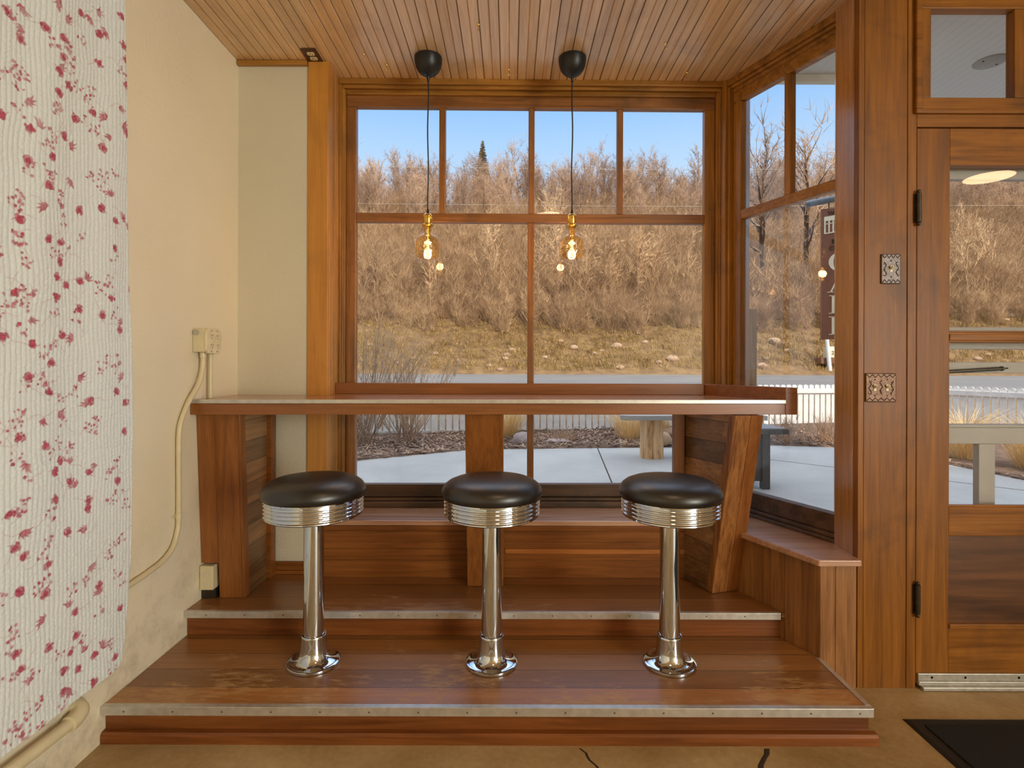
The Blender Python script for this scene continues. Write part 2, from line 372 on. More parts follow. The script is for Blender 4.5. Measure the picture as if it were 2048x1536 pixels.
# ---- main window
w1 = structure('window_1')
fr = B(TM)
fr.box(-.8655, -.852, 2.742, 2.85, .517, 2.615).box(-.852, -.838, 2.757, 2.85, .533, 2.598)
fr.box(-.852, -.8455, 2.749, 2.80, .525, 2.606)
fr.box(1.066, 1.095, 2.742, 2.85, .517, 2.615).box(1.045, 1.066, 2.757, 2.85, .533, 2.598).box(1.059, 1.066, 2.749, 2.80, .525, 2.606)
fr.build('window_frame', M['trimZ'], w1, bevel=.003)
fh = B(TM)
fh.box(-.8655, 1.095, 2.736, 2.85, 2.615, ZC+.002).box(-.852, 1.066, 2.748, 2.85, 2.598, 2.6149).box(-.838, 1.045, 2.764, 2.85, 2.575, 2.5979)
fh.build('head_moulding', M['trimX'], w1, bevel=.004)
B().prism([(1.07, 2.79), (1.155, 2.705), (1.22, 2.78), (1.10, 2.862)], .487, 2.664).build('corner_post', M['trimZ'], w1)
fs = B(TM)
fs.box(-.852, 1.066, 2.752, 2.85, .517, .5329).box(-.8655, 1.095, 2.738, 2.85, .487, .5169)
fs.build('sill_moulding', M['low'], w1, bevel=.004)
B(TM).box(-.838, 1.045, 2.777, 2.815, 2.517, 2.575).box(-.788, .992, 2.777, 2.815, 1.932, 1.979).build('sash_rail', M['sashX'], w1, bevel=.004)
B(TM).box(-.838, 1.045, 2.773, 2.815, .533, .597).build('bottom_rail', M['low'], w1, bevel=.004)
B(TM).box(-.838, -.788, 2.7775, 2.815, .597, 2.517).build('sash_stile', M['sashZ'], w1, bevel=.004)
B(TM).box(.992, 1.045, 2.7775, 2.815, .597, 2.517).build('sash_stile', M['trimZ'], w1, bevel=.004)
for x0, x1 in ((-.3674, -.3341), (.089, .1198), (.5429, .5737)):
    B(TM).box(x0, x1, 2.778, 2.812, 1.979, 2.517).build('muntin', M['sashZ'], w1, bevel=.004)
B(TM).box(.0862, .1195, 2.778, 2.812, .597, 1.932).build('muntin', M['sashZ'], w1, bevel=.004)
xs = [-.79, -.351, .1045, .558, .994]
for i in range(4): B(TM).box(xs[i], xs[i+1], 2.794, 2.797, 1.955, 2.53).build('pane', M['glass'], w1)
for x0, x1 in ((-.79, .103), (.103, .994)): B(TM).box(x0, x1, 2.794, 2.797, .58, 1.955).build('pane', M['glass'], w1)

# ---- angled window
w2 = structure('window_2')
fr = B(TA).box(-.012, .010, .0, .10, .517, 2.64).box(.010, .0235, .013, .10, .533, 2.60).box(.655, .69, .0, .10, .487, 2.64)
fr.build('window_frame', M['trimZ'], w2, bevel=.003)
fh = B(TA)
fh.box(-.01, .66, .012, .09, 2.612, ZC+.002).box(-.01, .66, .024, .09, 2.596, 2.6119).box(.0, .66, .036, .09, 2.575, 2.5959)
fh.build('head_moulding', M['trimX'], w2, bevel=.005)
fs = B(TA).box(.0, .66, .0, .09, .487, .503).box(.0, .66, .014, .09, .503, .520)
fs.build('sill_moulding', M['low'], w2, bevel=.004)
B(TA).box(.0235, .65, .036, .075, 2.517, 2.575).box(.072, .655, .036, .075, 1.930, 1.975).build('sash_rail', M['trimX'], w2, bevel=.004)
B(TA).box(.0235, .65, .030, .075, .520, .597).build('bottom_rail', M['low'], w2, bevel=.004)
B(TA).box(.0235, .0737, .0365, .075, .597, 2.517).build('sash_stile', M['trimZ'], w2, bevel=.004)
B(TA).box(.605, .655, .0365, .075, .597, 2.517).build('sash_stile', M['trimZ'], w2, bevel=.004)
B(TA).box(.3211, .3548, .037, .073, 1.975, 2.517).build('muntin', M['trimZ'], w2, bevel=.004)
for u0, u1, z0, z1 in ((.07, .338, 1.95, 2.53), (.338, .61, 1.95, 2.53), (.07, .61, .59, 1.95)):
    B(TA).box(u0, u1, .053, .056, z0, z1).build('pane', M['glass2'], w2)
# post between angled window and door
B().prism([(1.303, YD+.02), (1.36, YD+.02), (1.42, 2.13), (1.345, 2.26), (1.309, 2.195)], 0, ZC+.01).build('trim_3', M['jamb_lit'], bevel=.003, kind='structure')
b = B().loft([(1.30, 1.6, 2.612), (1.303, 1.6, ZC), (1.345, 1.6, ZC), (1.345, 1.6, 2.60), (1.30, 1.6, 2.60)], [(1.30, 2.2, 2.612), (1.303, 2.2, ZC), (1.345, 2.2, ZC), (1.345, 2.2, 2.60), (1.30, 2.2, 2.60)])
# knee wall below the sills
kw = structure('wall_knee')
b = B()
ts = [0, .078, .152, .226, .30, .38, .46, .535]
for t0, t1 in zip(ts, ts[1:]):
    a0 = knee(t0+.0008); a1 = knee(t1-.0008); c0 = knee(t0+.0008, -.03); c1 = knee(t1-.0008, -.03)
    b.prism([a0, c0, c1, a1], 0, .463)
b.build('side_board', M['knee'], kw, bevel=.0015)
B().box(1.157, 1.213, 2.028, 2.05, 0, .463).box(1.2145, 1.292, 2.028, 2.05, 0, .463).build('end_board', M['knee'], kw, bevel=.0015)
b = B().box(-.8655, .945, 2.52, 2.545, .385, .437).box(-.8655, .945, 2.52, 2.545, .30, .352).box(-.8655, .945, 2.52, 2.545, .219, .2995)
b.box(-.8655, .945, 2.52, 2.545, .353, .3845).build('panel_board', M['panel'], kw, bevel=.0015)
B().box(-.02, .945, 2.5185, 2.5199, .332, .353).build('light_strip', M['panelstrip'], kw)
B().box(-.8655, .945, 2.507, 2.545, .437, .463).build('cap_moulding', M['panel'], kw, bevel=.006)
B().prism([(-.8655, 2.505), (.923, 2.505), (1.140, 2.008), (1.300, 2.008), (1.303, 2.04), (1.352, 2.24), (1.16, 2.79), (-.8655, 2.79)], .4635, .4869).build('sill_cap', M['cap'], kw, bevel=.004)
B().prism([(-.865, 2.55), (.95, 2.55), (1.17, 2.07), (1.30, 2.07), (1.33, 2.25), (1.14, 2.82), (-.865, 2.82)], -.06, .462).build('wall_core', M['plaster2'], kw)

# ---- door wall: casing boards, transom, door
dw = structure('wall_door')
x0, _ = D(1.278, 0); x1, _ = D(1.300, 0); x2, _ = D(1.458, 0); x3, _ = D(1.4905, 0); xr = 2.42
b = B().box(x0, x1-.0012, YD, YD+.03, 0, ZC).box(x1, x2-.0012, YD+.001, YD+.03, 0, ZC).box(x2, x3, YD-.001, YD+.06, 0, ZC)
b.box(xr, xr+.2, YD, YD+.06, 0, ZC)
b.build('casing', M['door'], dw, bevel=.0015)
_, zt0 = D(0, 2.081); _, zt1 = D(0, 2.130); _, zh = D(0, 2.55)
B().box(x3, xr, YD-.002, YD+.06, zt0+.004, zt1).box(x3, xr, YD-.004, YD+.06, zh+.03, ZC).build('head_rail', M['doorX'], dw, bevel=.002)
B().box(xr+.2, 4.5, YD, YD+.1, 0, ZC).build('wall_board', M['plaster'], dw)
# transom light
w3 = structure('window_3')
tl, tb = D(1.544, 2.194); tr, tt = D(1.851, 2.521)
B().box(x3-.012, xr, YD-.016, YD-.002, zt1, zt1+.018).box(x3-.012, x3+.012, YD-.016, YD-.002, zt1+.018, zh+.03).build('moulding', M['doorX'], w3, bevel=.004)
B().box(x3, xr, YD, YD+.04, zt1, tb).box(x3, xr, YD, YD+.04, tt, zh+.04).build('sash_rail', M['doorX'], w3, bevel=.003)
b = B().box(x3, tl, YD+.0005, YD+.0395, tb, tt).box(tr, tr+.045, YD+.0005, YD+.0395, tb, tt).box(xr-.05, xr, YD+.0005, YD+.0395, tb, tt)
b.build('sash', M['door'], w3, bevel=.003)
for a, c_ in ((tl, tr), (tr+.045, xr-.05)): B().box(a-.01, c_+.01, YD+.022, YD+.025, tb-.01, tt+.01).build('pane', M['glass'], w3)
# door leaf
d1 = structure('door_1')
dl = D(1.494, 0)[0]; gl = D(1.615, 0)[0]; dr = xr-.004; gr = dr-.124
zb = D(0, .057)[1]; zt = zt0
Z = {k: D(0, v)[1] for k, v in dict(gt=1.946, gm=1.331, gm2=1.292, gb=.686, rb=.58, pb=.258, pb2=.24).items()}
B().box(dl, gl, YD+.002, YD+.045, zb-.02, zt).box(gr, dr, YD+.002, YD+.045, zb-.02, zt).build('stile', M['door'], d1, bevel=.0025)
b = B()
for a, c_ in ((Z['gt'], zt), (Z['rb'], Z['gb']), (zb-.02, Z['pb2'])): b.box(gl, gr, YD+.0028, YD+.045, a, c_)
b.box(gl, gr, YD-.004, YD+.045, Z['pb2'], Z['pb'])
b.build('rail', M['doorX'], d1, bevel=.0025)
B().box(gl, gr, YD+.006, YD+.045, Z['gm2'], Z['gm']).box(gl, gr, YD+.0, YD+.045, Z['gm2']+.008, Z['gm']-.008).build('middle_bar', M['doorX'], d1, bevel=.003)
B().box(gl, gr, YD+.016, YD+.035, Z['pb'], Z['rb']).build('panel', M['doorpanel'], d1)
for a, c_ in ((Z['gb'], Z['gm2']), (Z['gm'], Z['gt'])):
    B().box(gl-.01, gr+.01, YD+.024, YD+.027, a-.01, c_+.01).build('pane', M['glass2'], d1)
    B().box(gl, gl+.006, YD+.01, YD+.024, a, c_).box(gl+.006, gr, YD+.01, YD+.024, a, a+.006).build('glazing_bead', M['doorX'], d1)
B().box(dl+.004, dr, YD-.006, YD+.002, .030, .058).box(dl+.004, dr, YD-.010, YD+.002, .015, .0299).box(dl+.012, dr, YD-.022, YD-.006, .002, .0149).build('sweep', M['alu'], d1, bevel=.002)
for xx in (dl+.055, dl+.18, dl+.38): B().lathe([(.0045, 0), (.0045, .002)], (xx, YD-.006, .044), 10, 'Y').build('screw', M['screw'], d1)
for zc in (1.795, .337):
    b = B()
    hx, hy = dl-.003, YD-.012
    b.lathe([(.0001, -.068), (.005, -.066), (.007, -.061), (.005, -.056), (.0085, -.054), (.0085, .054), (.005, .056), (.007, .061), (.005, .066), (.0001, .068)], (hx, hy, zc), 14)
    for q in (-.03, -.01, .012, .032): b.lathe([(.0092, q-.001), (.0092, q+.001)], (hx, hy, zc), 14)
    b.box(hx-.012, hx+.004, YD-.006, YD+.001, zc-.054, zc+.054)
    b.build('hinge', M['hinge'], d1)

# ------------------------------------------------------------------ stepped platform
ST = thing('step_platform', 'two-tier wooden step platform with metal edges under the stools and counter', 'steps', (0, 1.73, 0))
B().box(XL+.001, 1.153, 1.745, 1.765, 0, .1005).build('riser', M['plat'], ST, bevel=.002)
B().box(1.133, 1.1525, 1.765, 2.026, 0, .1005).build('side_riser', M['plat'], ST)
b = B().loft([(XL+.001, 1.7445, 0), (XL+.001, 1.722, 0), (XL+.001, 1.722, .026), (XL+.001, 1.728, .034), (XL+.001, 1.7445, .036)], [(1.170, 1.7445, 0), (1.170, 1.722, 0), (1.170, 1.722, .026), (1.170, 1.728, .034), (1.170, 1.7445, .036)])
b.build('base_trim', M['plat'], ST)
k1 = knee(.20)
B().prism([(XL+.001, 1.7265), (1.153, 1.7265), (1.153, 2.027), (1.1545, 2.028), k1, (XL+.001, k1[1])], .101, .117).build('tread', M['tread'], ST, bevel=.001)
nb = B().box(XL+.001, 1.154, 1.7225, 1.7262, .091, .1185).box(XL+.001, 1.154, 1.7225, 1.742, .1172, .1188).build('metal_edge', M['metal'], ST, bevel=.0012)
B().box(1.1534, 1.157, 1.7262, 2.026, .091, .1185).box(1.140, 1.157, 1.7422, 2.026, .1172, .1188).build('metal_edge', M['metal'], ST, bevel=.0012)
for i in range(16): B().ball((XL+.075+i*.1555, 1.7222, .104), .0032, 8, 5, (1, .5, 1)).build('screw', M['screw'], nb)
ke = knee(.152)[0]
B().box(XL+.001, knee(.17)[0], 2.185, 2.2, .1175, .2025).build('riser', M['plat'], ST, bevel=.002)
a = knee(.15); c_ = knee(.53)
B().prism([(XL+.001, 2.166), (1.076, 2.166), a, c_, (.94, 2.5195), (XL+.001, 2.5195)], .203, .2195).box(XL+.001, -.8655, 2.5196, 2.5845, .203, .2195).build('tread', M['tread2'], ST, bevel=.001)
nb = B().box(XL+.001, 1.078, 2.162, 2.1657, .195, .2208).box(XL+.001, 1.078, 2.162, 2.178, .2195, .2211).build('metal_edge', M['metal'], ST, bevel=.0012)
for i in range(15): B().ball((XL+.09+i*.153, 2.1618, .208), .003, 8, 5, (1, .5, 1)).build('screw', M['screw'], nb)

# ------------------------------------------------------------------ window counter with its leaning supports
CT = thing('window_counter', 'long reddish wooden counter with metal edge and raised rim before the window', 'counter', (0, 2.4, .22))
A0 = (XL+.002, 2.20); B0 = (1.155, 2.284); B1 = (1.205, 2.286)
B().prism([(A0[0], A0[1]+.004), (B0[0], B0[1]+.004), (.945, 2.702), (-.8645, 2.702), (-.8645, 2.573), (-.9645, 2.573), (-.9645, 2.583), (XL+.002, 2.583)], 1.030, 1.060).build('countertop', M['count'], CT, bevel=.001)
def front(off, z0, z1, xa, xb):
    k = (B1[1]-A0[1])/(B1[0]-A0[0]); ya = A0[1]+k*(xa-A0[0]); yb = A0[1]+k*(xb-A0[0])
    return [(xa, ya-off, z0), (xb, yb-off, z0), (xb, yb+.004-off*0, z0), (xa, ya+.004, z0), (xa, ya-off, z1), (xb, yb-off, z1), (xb, yb+.004, z1), (xa, ya+.004, z1)]
B().hexa(front(.003, 1.046, 1.0618, A0[0], 1.156)).build('metal_edge', M['metal'], CT, bevel=.001)
B().hexa([(x, y+(.018 if y_ else 0), z) for (x, y, z), y_ in zip(front(.0, 1.0, 1.0455, A0[0]-.0, 1.1535), (0, 0, 1, 1, 0, 0, 1, 1))]).build('fascia', M['fascia'], CT, bevel=.0015)
B().prism([(1.1545, 2.2815), (1.205, 2.283), (1.002, 2.725), (.949, 2.708)], 1.0, 1.1135).build('side_rim', M['fascia'], CT, bevel=.0015)
B().box(-.8640, .955, 2.684, 2.703, 1.0605, 1.1145).build('back_rim', M['fascia'], CT, bevel=.0015)
# left support box
def lean(x0, x1, yb, yt, yback0, yback1, z0=.2205, z1=.9995):
    return [(x0, yb, z0), (x1, yb, z0), (x1, yback0, z0), (x0, yback0, z0), (x0, yt, z1), (x1, yt, z1), (x1, yback1, z1), (x0, yback1, z1)]
ls = B().hexa(lean(XL+.002, -1.2235, 2.283, 2.243, 2.30, 2.27, .37)).hexa(lean(-1.2225, -1.1265, 2.292, 2.243, 2.31, 2.27))
ls.build('support', M['redZ'], CT, bevel=.0015)
B().hexa(lean(-1.126, -1.1145, 2.293, 2.244, 2.335, 2.286)).build('edge_strip', M['redZ'], CT, bevel=.001)
B().hexa([(-1.135, 2.336, .2205), (-1.119, 2.336, .2205), (-1.119, 2.50, .2205), (-1.135, 2.50, .2205), (-1.135, 2.287, .9995), (-1.119, 2.287, .9995), (-1.119, 2.50, .9995), (-1.135, 2.50, .9995)]).build('side_boarding', M['walnut'], CT)
B().box(-1.15, -1.098, 2.501, 2.551, .2205, .9995).build('back_post', M['panel'], CT, bevel=.002)
# middle support
B().hexa(lean(-.189, -.029, 2.42, 2.262, 2.504, 2.36)).build('support', M['redZ'], CT, bevel=.0025)
# right support
a = Vector((.873, 2.348)); bb = Vector((1.0055, 2.386)); Dv = Vector((-.4, .9165)); L = -Dv*.1286; z0, z1 = .2205, .9985
def q(p, z, l): r = p+(L if l else Vector((0, 0))); return (r.x, r.y, z)
mid = a+(bb-a)*.56
def post(p0, p1, dpt0, dpt1): 
    P = [p0, p1, p1+Dv*dpt1, p0+Dv*dpt0]
    return [q(p, z0, 0) for p in P]+[q(p, z1, 1) for p in P]
B().hexa(post(a, mid, .036, .036)).build('support', M['oakZ'], CT, bevel=.003)
B().hexa(post(mid+(bb-a)*.008, bb, .10, .10)).build('support', M['redZ'], CT, bevel=.003)
i0 = a+UN*.007
P = [i0+Dv*.037, i0+UN*.016+Dv*.037, i0+UN*.016+Dv*.19, i0+Dv*.19]
bt = [q(p, z0, 0) for p in P]; tp = [q(P[0], z1, 1), q(P[1], z1, 1), q(P[2], z1, 0), q(P[3], z1, 0)]
B().hexa(bt+tp).build('side_boarding', M['walnut'], CT)
B().box(.752, .800, 2.497, 2.531, .4875, .9985).build('back_post', M['redZ'], CT, bevel=.002)
jb = thing('junction_box', 'small chipped cream junction box in the notch at the foot of the left counter support', 'electrical box', (-1.262, 2.25, .262))
B().box(-1.294, -1.238, 2.268, 2.32, .262, .362).build('box', M['creampaint'], jb, bevel=.003)
B().lathe([(.012, 0), (.012, .002), (.010, .0025)], (-1.266, 2.2655, .325), 16, 'Y').lathe([(.010, 0), (.010, .0015)], (-1.266, 2.2665, .285), 16, 'Y').build('knockout', M['plaster2'], jb)
B().box(-1.296, -1.236, 2.286, 2.33, .2205, .2615).build('notch_block', M['hinge'], jb)  # dark block filling the notch below the box

# ------------------------------------------------------------------ stools
st = thing('diner_stool', 'black vinyl diner stool at the left, nearest the cream wall and wall outlet box', 'stool', (-.715, 1.985, .1185), 'chrome diner stools bolted to the lower step')
ox, oy, oz = -.715, 1.985, .1175
def P_(pr): return [(r, z-.1175) for r, z in pr]
c0 = (ox, oy, oz)
B().lathe([(.0945, .0008), (.0950, .004), (.0940, .0105), (.0905, .0128), (.086, .0128), (.076, .0145), (.064, .0195), (.055, .028), (.0495, .040), (.0465, .055), (.0452, .075), (.0440, .098), (.0440, .1045), (.0425, .1068), (.0390, .1060), (.0375, .1005)], c0, 64).build('base', M['chrome'], st)
B().lathe([(.0372, .100), (.0362, .30), (.0350, .545)], c0, 48).build('column', M['chrome'], st)
for s_ in (-1, 1): B().lathe([(.0001, .0035), (.004, .003), (.0055, .0)], (ox+.066*s_*.72, oy-.066*.62, oz+.020), 12).build('bolt', M['screw'], st)
rp = [(.035, .541), (.150, .5395), (.166, .541), (.171, .545)]
for k in range(4):
    zz = .548+k*.0135
    for j in range(9):
        t = PI*j/8; rp.append((.1705+.0042*math.sin(t), zz+.012*(j/8)))
rp += [(.1725, .603), (.1765, .606), (.1765, .610), (.170, .611)]
B().lathe(rp, c0, 96).build('seat_ring', M['chrome'], st)
B().lathe([(.170, .6095), (.1775, .612), (.1815, .621), (.1825, .630), (.1800, .641), (.172, .653), (.158, .664), (.136, .673), (.10, .6795), (.05, .6825), (.0001, .683)], c0, 96).build('cushion', M['vinyl'], st)
dup(st, (-.066, 1.985, .1185), 'black vinyl diner stool in the middle, before the central counter support')
dup(st, (.583, 1.985, .1185), 'black vinyl diner stool at the right, before the slanted oak counter support')

# ------------------------------------------------------------------ pendants
def pendant(x, y, label, flip):
    t = thing('pendant_lamp', label, 'pendant lamp', (x, y, ZC), 'bare-bulb pendants over the counter')
    B().lathe([(.0001, .0), (.0640, -.0005), (.0648, -.010), (.0635, -.025), (.0590, -.044), (.0500, -.061), (.0380, -.074), (.024, -.083), (.011, -.0875), (.0001, -.088)], (x, y, ZC), 48).build('canopy', M['black'], t)
    B().lathe([(.0085, -.086), (.0085, -.094), (.0065, -.100), (.0055, -.112), (.003, -.114)], (x, y, ZC), 16).build('strain_relief', M['black'], t)
    rng = random.Random(flip); path = [(x+.0022*math.sin(k*.9+flip)*(1 if 0 < k < 11 else 0), y, ZC-.11-k*(ZC-.11-1.93)/11) for k in range(12)]
    B().tube(path, .0032, 8).build('cord', M['black'], t)
    s = B().lathe([(.0035, 1.936), (.0045, 1.930), (.0075, 1.914), (.008, 1.912)], (x, y, 0), 16); s.build('cord_grip', M['black'], t)
    B().lathe([(.006, 1.9135), (.015, 1.911), (.0205, 1.903), (.0225, 1.900), (.0225, 1.8975), (.0212, 1.896), (.0212, 1.864), (.0235, 1.862), (.0265, 1.859), (.0265, 1.852), (.0240, 1.850), (.0205, 1.846), (.0190, 1.843)], (x, y, 0), 40).build('socket', M['brass'], t)
    gb = B().lathe([(.0165, 1.846), (.0185, 1.838), (.0190, 1.827), (.0220, 1.819), (.034, 1.810), (.048, 1.801), (.0560, 1.790), (.0590, 1.776), (.0595, 1.755), (.0590, 1.730), (.0570, 1.713), (.0510, 1.701), (.040, 1.695), (.02, 1.692), (.0001, 1.6915)], (x, y, 0), 48)
    bulb = gb.build('bulb', M['amber'], t)
    f = B()
    f.tube([(x, y, 1.842), (x, y, 1.785)], .0028, 8)
    B().tube([(x, y, 1.845), (x, y, 1.79)], .0042, 8).build('filament_stem', M['brass'], bulb)
    hel = [(x+.0055*math.cos(k*.75), y+.0055*math.sin(k*.75), 1.79-.078*k/60) for k in range(61)]
    B().tube(hel, .0021, 6).build('filament', M['filament'], bulb)
    d = bpy.data.lights.new('bulb_glow', 'POINT'); d.energy = 2.2; d.color = (1, .60, .26); d.shadow_soft_size = .02
    lo = bpy.data.objects.new('bulb_glow', d); COL.objects.link(lo); lo.parent = t; lo.location = (0, 0, 1.752-ZC)
pendant(-.389, 2.545, 'pendant lamp with black canopy and amber bulb, left of the window mullion', 1)
pendant(.285, 2.545, 'pendant lamp with black canopy and amber bulb, right of the window mullion', 4)

# ------------------------------------------------------------------ brass cup hooks
hk = thing('cup_hook', 'brass cup hook in the ceiling, one nearest the ceiling outlet', 'hook', (-.681, 2.504, ZC), 'brass cup hooks screwed into the ceiling')
x, y = -.681, 2.504
B().lathe([(.0012, -.012), (.0055, -.011), (.0062, -.009), (.003, -.007), (.0016, -.005), (.0016, .0)], (x, y, ZC), 14).build('collar', M['brass'], hk)
pth = [(x, y, ZC-.011), (x, y, ZC-.018)]+[(x+.007*math.sin(t), y, ZC-.0255+.0075*math.cos(t)) for t in np.linspace(0.3, 4.3, 12)]
B().tube(pth, .0014, 7).build('hook', M['brass'], hk)
for (x, y), lab, rz in (((-.596, 2.596), 'brass cup hook in the ceiling just left of the left pendant canopy', .5), ((-.139, 2.284), 'brass cup hook in the ceiling nearest the camera, between the pendants', 1.2), ((-.014, 2.632), 'brass cup hook in the ceiling close to the window, midway between the pendants', .2), ((.683, 2.419), 'brass cup hook in the ceiling right of the right pendant', -.3), ((.855, 2.655), 'brass cup hook in the ceiling near the corner where the windows meet', .9)):
    dup(hk, (x, y, ZC), lab, rz=rz)
# ceiling outlet
co = thing('ceiling_outlet', 'ivory duplex outlet in a dark metal plate on the ceiling by the left post', 'outlet', (-.925, 2.525, ZC))
B().box(-.960, -.890, 2.470, 2.584, ZC-.0045, ZC-.0002).build('plate', M['bronze'], co, bevel=.002)
def receptacle(c, ax, ay, n, parent):          # face centre, two in-plane axes, outward normal
    c, ax, ay, n = map(Vector, (c, ax, ay, n)); loop = []
    for k in range(28):
        t = 2*PI*k/28; px, py = .0172*math.cos(t), max(-.0122, min(.0122, .0172*math.sin(t))); loop.append(c+ax*px+ay*py)
    r = B().loft([tuple(p-n*.001) for p in loop], [tuple(p+n*.0028) for p in loop]).build('receptacle', M['ivory'], parent)
    s = B(); e = c+n*.0029
    for dx in (-.0062, .0062):
        pr = [e+ax*(dx+sx*.0011)+ay*(.003+sy*.0042) for sx, sy in ((-1, -1), (1, -1), (1, 1), (-1, 1))]; s.loft([tuple(p) for p in pr], [tuple(p+n*.0004) for p in pr])
    pr = [e+ax*(.0024*math.cos(t))+ay*(-.0075+.0024*math.sin(t)) for t in np.linspace(0, 2*PI, 9)[:-1]]; s.loft([tuple(p) for p in pr], [tuple(p+n*.0004) for p in pr])
    s.build('slot', M['dark'], r)
for yy in (2.508, 2.547): receptacle((-.925, yy, ZC-.0045), (1, 0, 0), (0, 1, 0), (0, 0, -1), co)

# ------------------------------------------------------------------ wall outlet box with its conduits
wb = thing('outlet_box', 'cream four-socket outlet box fixed on the left wall above the counter', 'outlet box', (XL, 2.27, 1.25))
B().box(XL+.0005, -1.247, 2.216, 2.324, 1.254, 1.351).build('box', M['creampaint'], wb, bevel=.005, bseg=3)
ch = .014; y0, y1, za, zb_ = 2.214, 2.326, 1.249, 1.353
oc = [(y0, za+ch), (y0+ch, za+ch), (y0+ch, za), (y1-ch, za), (y1-ch, za+ch), (y1, za+ch), (y1, zb_-ch), (y1-ch, zb_-ch), (y1-ch, zb_), (y0+ch, zb_), (y0+ch, zb_-ch), (y0, zb_-ch)]
oc = [(y0, za+ch), (y0+ch, za), (y1-ch, za), (y1, za+ch), (y1, zb_-ch), (y1-ch, zb_), (y0+ch, zb_), (y0, zb_-ch)]
B().loft([(-1.2465, y, z) for y, z in oc], [(-1.236, y, z) for y, z in oc]).build('cover', M['ivory'], wb, bevel=.0015)
for yy in (2.248, 2.292):
    for zz in (1.281, 1.321): receptacle((-1.236, yy, zz), (0, 1, 0), (0, 0, 1), (1, 0, 0), wb)
B().lathe([(.0115, 0), (.0115, .002), (.009, .003)], (-1.281, 2.2125, 1.334), 20, 'Y').build('knockout', M['alu'], wb)
for yy, zz in ((2.248, 1.343), (2.292, 1.343), (2.248, 1.258), (2.292, 1.258)): B().ball((-1.2358, yy, zz), .0025, 8, 5).build('screw', M['screw'], wb)
def smoothpath(pts, n=8):
    P = [Vector(p) for p in pts]; out = []
    for i in range(len(P)-1):
        p0, p1, p2, p3 = P[max(i-1, 0)], P[i], P[i+1], P[min(i+2, len(P)-1)]
        for k in range(n):
            t = k/n; out.append(.5*((2*p1)+(p2-p0)*t+(2*p0-5*p1+4*p2-p3)*t*t+(3*p1-p0-3*p2+p3)*t**3))
    return out+[P[-1]]
cx1 = XL+.0135
cd = thing('conduit', 'cream conduit bending down the left wall from the outlet box toward the quilt', 'conduit', (cx1, 2.1, .46))
B().tube(smoothpath([(-1.272, 2.251, 1.250), (-1.272, 2.247, 1.19), (-1.274, 2.222, 1.125), (cx1+.003, 2.165, 1.055), (cx1, 2.122, .985), (cx1, 2.108, .935), (cx1, 2.106, .86), (cx1, 2.107, .62), (cx1, 2.100, .560), (cx1, 2.068, .505), (cx1, 2.005, .476), (cx1, 1.93, .465), (cx1, 1.80, .456), (cx1, 1.60, .446)]), .0098, 12).build('pipe', M['creampaint'], cd)
B().lathe([(.0125, 0), (.0125, -.022), (.0110, -.023)], (-1.272, 2.2505, 1.2535), 16).build('connector', M['creampaint'], cd)
B().tube([(cx1, 2.107, .605), (cx1, 2.107, .628)], .0118, 12).box(XL+.0005, XL+.004, 2.085, 2.140, .611, .622).build('strap', M['creampaint'], cd)
c2 = thing('conduit', 'short straight cream conduit between the outlet box and the counter top', 'conduit', (-1.272, 2.306, 1.0605))
B().tube([(-1.272, 2.306, 1.2535), (-1.272, 2.306, 1.0610)], .0098, 12).build('pipe', M['creampaint'], c2)
B().lathe([(.0125, 0), (.0125, -.016), (.0110, -.017)], (-1.272, 2.306, 1.2535), 16).build('connector', M['creampaint'], c2)
pp = thing('wall_pipe', 'thick cream pipe low on the left wall, turning into the plaster below the quilt', 'pipe', (XL+.025, 1.4, .16))
xp = XL+.030
B().tube([(xp, .6, .196), (xp, 1.40, .172), (xp, 1.565, .167)], .0175, 16).build('pipe', M['creampaint'], pp)
B().tube(smoothpath([(xp, 1.560, .167), (xp, 1.590, .170), (xp-.006, 1.612, .178), (XL+.002, 1.622, .186)], 6), [.0175]+[.0235]*18, 16).build('elbow', M['creampaint'], pp)

